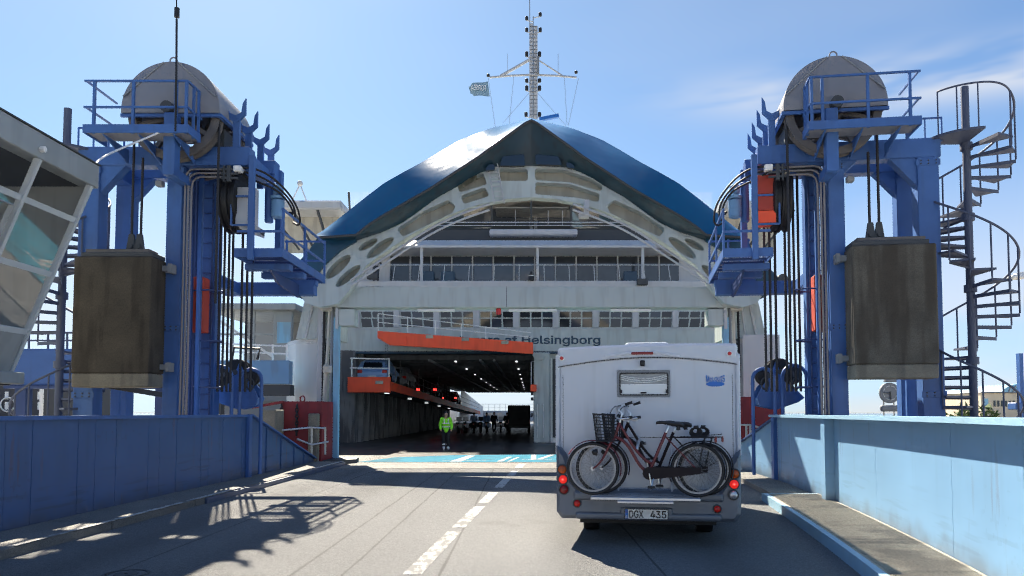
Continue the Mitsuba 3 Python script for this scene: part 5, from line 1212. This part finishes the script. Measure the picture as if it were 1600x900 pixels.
    for k in range(4): lo_.tube([b(1081, 674.5) + ((.075 - .012 * k) * math.cos(a), -.02 + .014 * k, (.058 - .009 * k) * math.sin(a) + .006 * k) for a in np.linspace(0, 2 * math.pi, 20)[:-1]], .008, 6, True)
    lo_.rbox(*sorted((b(1078, 0)[0], b(1085, 0)[0])), yb - .03, yb + .03, b(0, 668)[2] - .0, b(0, 664)[2], .012)
    part(cr, 'cable_lock', lo_, BLACK, True)
    # basket
    bz = G(); top, bot = b(943, 648), b(945, 688)
    lv = np.linspace(0, 1, 9)
    def ring2(u): c = top * (1 - u) + bot * u; a_, b_ = .135 - .025 * u, .115 - .02 * u; return [c + (a_ * (abs(math.cos(a)) ** .6) * np.sign(math.cos(a)), b_ * (abs(math.sin(a)) ** .6) * np.sign(math.sin(a)), (.02 * -math.cos(a)) * (1 - u) * .6) for a in np.linspace(0, 2 * math.pi, 25)[:-1]]
    for u in lv: bz.tube(ring2(u), .009 if u in (0, 1) else .0042, 5, True)
    for k in range(24): bz.tube([ring2(0)[k], ring2(1)[k]], .004, 4)
    for k in range(-3, 4): bz.tube([bot + (-.1, k * .028, 0), bot + (.1, k * .028, 0)], .003, 4)
    part(t, 'basket', bz, BLACK)
    # dress guard net, chain case, crank, dynamo lamp
    ng = G()
    for k in range(15):
        a = R(25 + k * 9); ng.tube([rh + (.06 * math.cos(a), -.045, .06 * math.sin(a)), rh + ((r - .01) * math.cos(a), -.045, (r - .01) * math.sin(a))], .0022, 3)
    for rr in np.linspace(.1, r - .02, 7): ng.tube([rh + (rr * math.cos(a), -.045, rr * math.sin(a)) for a in np.linspace(R(25), R(152), 18)], .0022, 3)
    part(t, 'dress_guard', ng, BLACK)
    cc = Polygon([tuple((bb + (.07 * math.cos(a), 0, .07 * math.sin(a)))[[0, 2]]) for a in np.linspace(R(70), R(290), 16)] + [tuple((rh + (.02, 0, -.035))[[0, 2]]), tuple((rh + (.03, 0, .03))[[0, 2]])]); part(t, 'chain_case', G().prism(cc.buffer(.008), yb - .075, yb - .05), dark)
    part(t, 'crank', G().tube([bb + (0, -.09, 0), bb + (.03, -.09, -.16)], .010, 6), CHROME, True); part(t, 'crank', G().tube([bb + (0, .09, 0), bb + (-.03, .09, .16)], .010, 6), CHROME, True)
    part(t, 'pedal', G().bbox(*sorted((bb[0] - .02, bb[0] + .075)), yb - .19, yb - .10, bb[2] - .175, bb[2] - .15, .006), BLACK); part(t, 'pedal', G().bbox(bb[0] - .08, bb[0] + .02, yb + .10, yb + .19, bb[2] + .148, bb[2] + .172, .006), BLACK)
    part(t, 'head_lamp', G().lathe([(.01, .0), (.035, .02), (.042, .07), (.001, .075)], b(931, 705, -.05) + (-.05, 0, 0), 'x', 14), BLACK, 40)
    part(t, 'kickstand', G().tube([bb + (.06, -.05, -.02), bb + (.02, -.12, -.20)], .009, 6), CHROME)
    return t


bicycle('dark red ladies bicycle with a black wire basket, outermost on the rack', 0, -.46, BIKER, BIKEK)
bicycle('dark bicycle on the rack between the red bicycle and the motorhome', .10, -.26, BIKEK, BIKEK)
XF = None

# ------------------------------------------------------------------ control cabin at the left
cbn = thing('control_cabin', 'grey glazed control cabin with outward leaning windows at the left edge', 'cabin')
def wallp(y, z, out=0.0): return np.array([-9.46 + (z - 2.43) * (1.36 / 3.44) + out, y, z])
CY0, CY1, Z0_, Z1_ = 7.6, 14.0, 2.45, 5.87
tilt = np.array([1.36, 0, 3.44]) / math.hypot(1.36, 3.44); nrm = np.array([3.44, 0, -1.36]) / math.hypot(1.36, 3.44)
part(cbn, 'roof_fascia', G().bbox(-8.35, -8.06, CY0 - .3, CY1 + .12, 5.87, 6.30, .015), CABIN); part(cbn, 'roof', G().box(-14, -8.34, CY0 - .3, CY1 + .12, 6.1, 6.28), CABIN)
part(cbn, 'roof_edge', G().box(-8.37, -8.04, CY0 - .3, CY1 + .14, 6.302, 6.325), DGREY)
ycol = [CY0, 9.2, 10.75, 12.42, 13.9]; zrow = [3.17, 4.22, 5.22, 5.86]
mz = G()
for y in ycol: part(cbn, 'mullion', G().bar(wallp(y, Z0_), wallp(y, Z1_), .075, .10, nrm), CABF)
for z in zrow[:-1]:
    for a, b in zip(ycol[:-1], ycol[1:]): part(cbn, 'transom', G().bar(wallp(a + .04, z), wallp(b - .04, z), .06, .10, tilt), CABF)
for a, b in zip(ycol[:-1], ycol[1:]):
    for z0, z1 in zip(zrow[:-1], zrow[1:]):
        q = [wallp(a + .05, z0), wallp(b - .05, z0), wallp(b - .05, z1), wallp(a + .05, z1)]; part(cbn, 'window_pane', G().add(q, [(0, 1, 2, 3)]), 'cabin_glass')
    part(cbn, 'lower_panel', G().bar(wallp((a + b) / 2, Z0_) + nrm * .0, wallp((a + b) / 2, zrow[0] - .04), b - a - .112, .05, nrm), CABIN)
scene['cabin_glass'] = {'type': 'dielectric', 'int_ior': 1.5} if False else {'type': 'thindielectric', 'int_ior': 1.62}
part(cbn, 'sill', G().bbox(-9.75, -9.30, CY0, CY1 + .1, 2.22, 2.44, .02), CABIN)
part(cbn, 'end_wall', G().add([wallp(CY1, Z0_), wallp(CY1, 6.0), (-14, CY1, 6.0), (-14, CY1, Z0_)], [(0, 1, 2, 3)]), CABIN); part(cbn, 'floor', G().box(-14, -9.5, CY0, CY1, 2.2, 2.4), DGREY); part(cbn, 'back_wall', G().box(-12.6, -12.5, CY0, CY1, 2.4, 6.1), MGREY); part(cbn, 'ceiling', G().box(-12.6, -8.2, CY0, CY1 - .01, 5.875, 5.95), DGREY)
part(cbn, 'base', G().bbox(-13.5, -10.0, CY0, 13.4, -.03, 2.2, .02), CABIN)
part(cbn, 'desk', G().bbox(-11.0, -9.9, 9, 13.4, 3.0, 3.1, .02).bbox(-10.4, -10.3, 11.6, 12.4, 3.15, 3.6, .01), LAMPW); part(cbn, 'wall_screen', G().bbox(-12.3, -12.1, 10.5, 12.8, 3.6, 4.8, .02), LAMPW)
for z in (4.35, 4.5, 4.65, 4.8): part(cbn, 'blind_slat', G().bar((-9.9, 12.7, z + .4), (-9.9, 13.8, z + .35), .03, .05), LAMPW)
part(cbn, 'lamp', G().disc((-8.06, 12.4, 6.02), .05, .09, 'x', 16, .01), LAMPW, 40)
df = [wallp(11.0, Z0_, .05), wallp(11.0, 5.05, .05), wallp(12.2, 5.05, .05), wallp(12.2, Z0_, .05)]; part(cbn, 'door_frame', G().tube(df, .055, 4), CABIN)
solo('roof_cable', 'white cable sagging from the control cabin roof to the left tower', 'cable', G().tube(spline([(-8.1, 14.05, 6.3), at(180, 236, 15), at(230, 215, 15.8), at(268, 197, 16.3)], 20), .02, 6), LAMPW, True)
solo('whip_aerial', 'tall thin black whip aerial above the left tower hood', 'aerial', G().tube([at(274, 205, 16.0), at(275.5, 110, 16.0), at(276, 30, 16.0)], .024, 7).tube([at(276, 30, 16.0), at(275.5, -45, 16.0)], .012, 5).disc(at(276.3, 27, 16.0), .055, .2, 'z', 10), BLACK)

# ------------------------------------------------------------------ things around the quay
# walkway bridges and gangway girders
wb = thing('walkway_bridge', 'blue steel walkway girder behind the spiral stair at the left', 'walkway')
part(wb, 'girder', G().bbox(at(10, 580, 21)[0], at(262, 580, 21)[0], 21, 21.4, Zh(602, 21), Zh(545, 21), .02), BLUE); part(wb, 'flange', G().box(at(10, 580, 21)[0], at(262, 580, 21)[0], 20.9, 21.5, Zh(607, 21), Zh(602.5, 21)), BDARK)
part(wb, 'hand_rail', G().bar(at(40, 520, 21.2), at(200, 520, 21.2), .05).bar(at(40, 532, 21.2), at(200, 532, 21.2), .04), STAIR)
for px in (30, 250): x = at(px, 600, 21)[0]; part(wb, 'leg', G().box(x - .15, x + .15, 21.05, 21.35, -.03, Zh(607, 21)), BDARK)
for px in range(45, 200, 30): part(wb, 'rail_post', G().bar(at(px, 545, 21.2), at(px, 520, 21.2), .04), STAIR)
gw_ = thing('gangway', 'blue gangway girder with white rails between the left tower and ferry', 'gangway')
part(gw_, 'girder', G().bbox(at(330, 580, 27)[0], at(452, 580, 27)[0], 27, 27.4, Zh(600, 27), Zh(563, 27), .02), BARR); part(gw_, 'under_beam', G().box(at(330, 580, 27)[0], at(452, 580, 27)[0], 27.1, 27.6, Zh(618, 27), Zh(601, 27)), DGREY)
for py in (537, 549): part(gw_, 'hand_rail', G().bar(at(350, py, 27.3), at(450, py + 4, 27.3), .05), LAMPW)
for px in range(360, 452, 22): part(gw_, 'rail_post', G().bar(at(px, 563, 27.3), at(px, 538, 27.3), .05), LAMPW)
part(gw_, 'davit', G().tube([at(362, 562, 26.9), at(366, 543, 26.9), at(406, 545, 26.9), at(402, 562, 26.9)], .05, 5), BLACK); part(gw_, 'leg', G().box(at(335, 580, 27)[0], at(345, 580, 27)[0], 27.1, 27.4, -3, Zh(600, 27)), DGREY)
# terminal building
tb = thing('terminal_building', 'glazed grey terminal pavilion beyond the gangway at the left', 'building')
TY = 40.0
tx0, tx1, tz1 = at(330, 500, TY)[0], at(430, 500, TY)[0], Zh(486, TY)
part(tb, 'roof', G().bbox(tx0 - .3, tx1 + 1.2, TY - .5, TY + 9, tz1, tz1 + .35, .05), CABIN); part(tb, 'floor', G().box(tx0, tx1 + .8, TY, TY + 8, 2.3, 2.6), MGREY)
part(tb, 'back_wall', G().box(tx0, tx1, TY + 5, TY + 5.1, 2.6, tz1), MGREY); part(tb, 'base', G().box(tx0, tx1 + .8, TY + .3, TY + 8, -.03, 2.3), MGREY)
xs_ = np.linspace(tx0, tx1, 4); zs_ = [2.6, 4.2, 5.8, tz1]
for a, b in zip(xs_[:-1], xs_[1:]):
    for c, d in zip(zs_[:-1], zs_[1:]): part(tb, 'pane', G().add([(a + .05, TY, c + .04), (b - .05, TY, c + .04), (b - .05, TY, d - .04), (a + .05, TY, d - .04)], [(0, 1, 2, 3)]), PANE)
for x in xs_: part(tb, 'mullion', G().box(x - .07, x + .07, TY - .06, TY + .06, 2.6, tz1), CABIN)
for z in zs_[1:-1]: part(tb, 'transom', G().box(tx0, tx1, TY - .05, TY + .05, z - .05, z + .05), CABIN)
part(tb, 'end_wall', G().bbox(tx1 + .08, tx1 + .9, TY - .1, TY + .2, 2.6, tz1, .02), CABIN); part(tb, 'sign_panel', G().box(tx1 + .15, tx1 + .85, TY - .13, TY - .1, tz1 - 1.7, tz1 - .6), LBLUE); part(tb, 'brace', G().bar((tx0, TY + .5, tz1 - .3), (tx1, TY + .5, 4.5), .12), LAMPW)
# dark block far left
db = thing('office_block', 'dark grey office block with small white windows at the far left', 'building')
OY = 60.0
part(db, 'wall', G().bbox(-55, at(62, 620, OY)[0], OY, OY + 12, -.03, Zh(560, OY), .03), BLDG)
for px in range(-60, 60, 17):
    for py in (612, 628): a = at(px, py, OY); part(db, 'window', G().box(a[0], a[0] + .28, OY - .03, OY, a[2] - .6, a[2]), LAMPW)
part(db, 'ring_sign', G().tube([np.array(at(12, 632, OY - .1)) + (.55 * math.cos(a), 0, .55 * math.sin(a)) for a in np.linspace(0, 2 * math.pi, 24)[:-1]], .06, 6, True), LAMPW, True)
solo('flag_pole', 'slim white pole beside the dark office block', 'pole', G().tube([(at(65, 620, 50)[0], 50, -.03), (at(65, 620, 50)[0], 50, Zh(605, 50))], .12, 8), LAMPW, True)
# red boxes by the bow
for sgn, x0, x1, y, pt, lb in ((-1, at(438, 670, 25.3)[0], at(503, 670, 25.3)[0], 25.3, 627, 'dark red steel fender box with chains left of the ferry bow'), (1, at(1159, 660, 23.5)[0], at(1224, 660, 23.5)[0], 23.5, 620, 'dark red steel fender box behind the right barrier end')):
    fb = thing('fender_box', lb, 'fender', 'dark red fender boxes beside the bow'); z1 = Zh(pt, y)
    part(fb, 'box', G().bbox(x0, x1, y, y + 1.4, -1.0, z1, .02), RED); part(fb, 'lifting_eye', G().tube([((x0 + x1) / 2 + .08 * math.cos(a), y + .1, z1 + .08 + .1 * math.sin(a)) for a in np.linspace(0, 2 * math.pi, 10)[:-1]], .025, 5, True), RED)
    if sgn < 0:
        part(fb, 'arm', G().bar((x0 - .9, y - .05, z1 - .2), (x0 + .1, y - .05, z1 - .02), .12, .08), RED)
        for px in (440, 464):
            ch = G(); a = at(px, 635, y - .1)
            for k in range(9): ch.tube([(a[0] + .045 * math.cos(u) * (k % 2), a[1] + .045 * math.cos(u) * ((k + 1) % 2), a[2] - k * .11 + .08 * math.sin(u)) for u in np.linspace(0, 2 * math.pi, 9)[:-1]], .02, 4, True)
            part(fb, 'chain', ch, CABLE)
        c = at(492, 660, y - .2); part(fb, 'bollard_cover', G().rbox(c[0] - .2, c[0] + .12, y - .3, y - .03, .0, Zh(646, y), .05), RUSTL, 30)
    else:
        part(fb, 'side_bracket', G().bbox(x0 - .25, x0 - .01, y - .2, y + .5, Zh(655, y), Zh(636, y), .02), RED); part(fb, 'side_bracket', G().bbox(x0 - .25, x0 - .01, y - .2, y + .5, Zh(676, y), Zh(664, y), .02), RED)
cb2 = solo('concrete_block', 'grey concrete block with pale top beside the left red fender box', 'block', G().bbox(at(405, 660, 24)[0], at(431, 660, 24)[0], 24, 24.8, -.03, Zh(640, 24), .03), RUSTL)
rl = thing('guard_rail', 'thin grey pipe rail between the left barrier end and the bow', 'railing', 'pipe rails at the ramp end')
part(rl, 'rail', G().tube([at(436, 673, 24.6), at(485, 668, 24.9), at(507, 669, 25.1)], .035, 6).tube([at(464, 686, 24.6), at(487, 695, 24.9), at(513, 690, 25.2)], .035, 6), ALU, True)
for px, y in ((487, 24.9), (508, 25.15)): part(rl, 'post', G().tube([at(px, 710, y), at(px, 667, y)], .035, 6), CREAM)
rl = thing('guard_rail', 'pale pipe rail between the motorhome and the right red fender box', 'railing', 'pipe rails at the ramp end')
part(rl, 'rail', G().tube([at(1153, 664, 23), at(1171, 664, 23), at(1190, 669, 22.7)], .035, 6).tube([at(1153, 690, 23), at(1171, 690, 23), at(1184, 692, 22.7)], .03, 6), CREAM, True)
for px in (1153, 1166, 1172): part(rl, 'post', G().tube([at(px, 712, 23), at(px, 664, 23)], .035, 6), CREAM)
# signal post with round face at the right
sg = thing('signal_post', 'round grey wind dial on a post seen under the right counterweight', 'signal')
c = at(1390, 614, 30); part(sg, 'dial', G().disc((c[0], 29.95, c[2]), .40, .12, 'y', 32, .02), MGREY, 40)
rg = G()
for k in range(8): a0 = k * math.pi / 4 + .1; rg.tube([(c[0] + .27 * math.cos(a), 29.94, c[2] + .27 * math.sin(a)) for a in np.linspace(a0, a0 + .55, 6)], .014, 4)
part(sg, 'dial_mark', rg, LAMPW); part(sg, 'pointer', G().bar((c[0] - .28, 29.93, c[2]), (c[0], 29.93, c[2]), .03).bar((c[0], 29.93, c[2] + .05), (c[0], 29.93, c[2] - .25), .04), DGREY)
part(sg, 'lower_lamp', G().rbox(c[0] - .38, c[0] + .38, 29.9, 30.1, Zh(643, 30), Zh(633, 30), .09), MGREY, 30); part(sg, 'top_box', G().bbox(at(1382, 593, 30)[0], at(1403, 593, 30)[0], 29.9, 30.1, Zh(597, 30), Zh(591.5, 30), .02), MGREY)
part(sg, 'post', G().box(at(1405, 600, 30)[0] - .04, at(1405, 600, 30)[0] + .04, 30, 30.08, -.03, Zh(590, 30)).bar((c[0] - .2, 30.1, c[2]), (c[0] - .2, 30.1, -.0), .04).bar((c[0] + .2, 30.1, c[2]), (c[0] + .2, 30.1, 0), .04).bar(at(1382, 594, 30.1), at(1410, 594, 30.1), .06), MGREY)
# yellow building and hedge at the far right
yb = thing('quay_building', 'low cream building with small windows at the far right', 'building')
YY = 90.0
part(yb, 'wall', G().bbox(at(1533, 630, YY)[0], at(1640, 630, YY)[0], YY, YY + 10, -.03, Zh(614, YY), .05), YBLD); part(yb, 'roof', G().bbox(at(1531, 630, YY)[0], at(1642, 630, YY)[0], YY - .3, YY + 10.3, Zh(614, YY), Zh(612.5, YY), .05), MGREY)
for k, px in enumerate((1552, 1558, 1564, 1570, 1576, 1582)): a = at(px, 630, YY); part(yb, 'window', G().box(a[0], a[0] + .25, YY - .05, YY, a[2] - .4, a[2] + .3), DGLASS)
a = at(1536, 632, YY); part(yb, 'window', G().box(a[0], a[0] + .6, YY - .05, YY, a[2] - .5, a[2] + .7), LBLUE)
hg = thing('glass_hall', 'curved roof glass hall behind the cream building at the far right', 'building')
pts = [at(1562, 618, 110)[[0, 2]], *[at(1600 + 32 * math.cos(u) * 1.15, 618 - 19 * math.sin(u), 110)[[0, 2]] for u in np.linspace(math.pi, 0, 14)]]
part(hg, 'shell', G().prism([tuple(p) for p in pts], 110, 125), LBLUE)
for px in (1575, 1582, 1590, 1598): part(hg, 'glazing_bar', G().bar(at(px, 616, 109.9), at(px + 5, 603, 109.9), .12), MGREY)
bp2 = solo('lamp_post', 'blue steel post with cabinet at the right edge beyond the stair', 'post', G().box(at(1594, 600, 22)[0], at(1600, 600, 22)[0], 22, 22.15, -.03, Zh(552, 22)).bbox(at(1584, 634, 22)[0], at(1606, 634, 22)[0], 21.9, 22.3, Zh(640, 22), Zh(629, 22), .02), BLUE)
fl_ = thing('flood_lamp', 'white street lamp head at the right edge beside the spiral stair', 'street lamp')
part(fl_, 'head', G().rbox(at(1576, 430, 24)[0], at(1600, 430, 24)[0], 23.8, 24.2, Zh(436, 24), Zh(431, 24), .04), LAMPW, 30); part(fl_, 'arm', G().bar(at(1586, 430, 24), at(1640, 420, 24), .16, .12), LAMPW); part(fl_, 'pole', G().tube([at(1640, 420, 24), (at(1640, 420, 24)[0], 24, -.03)], .1, 8), MGREY)
hgd = G(); rr = np.random.RandomState(3)
for k in range(600):
    c = np.array([rr.uniform(22, 24.6), rr.uniform(40, 41.5), 0]); c[2] = rr.uniform(0, 2.3 - .5 * abs(c[0] - 23.3)); d = rr.normal(size=(3, 3)) * .13; hgd.add(c + d, [(0, 1, 2)])
solo('hedge', 'green shrub seen through the open stair treads at the right', 'shrub', hgd, PLANT)
solo('paint_tub', 'small white tub standing behind the right barrier', 'tub', G().disc((at(1448, 640, 19)[0], 19, 1.5), .08, .26, 'z', 14, .01).box(at(1448, 640, 19)[0] - .12, at(1448, 640, 19)[0] + .12, 18.9, 19.2, -.03, 1.49), LAMPW)
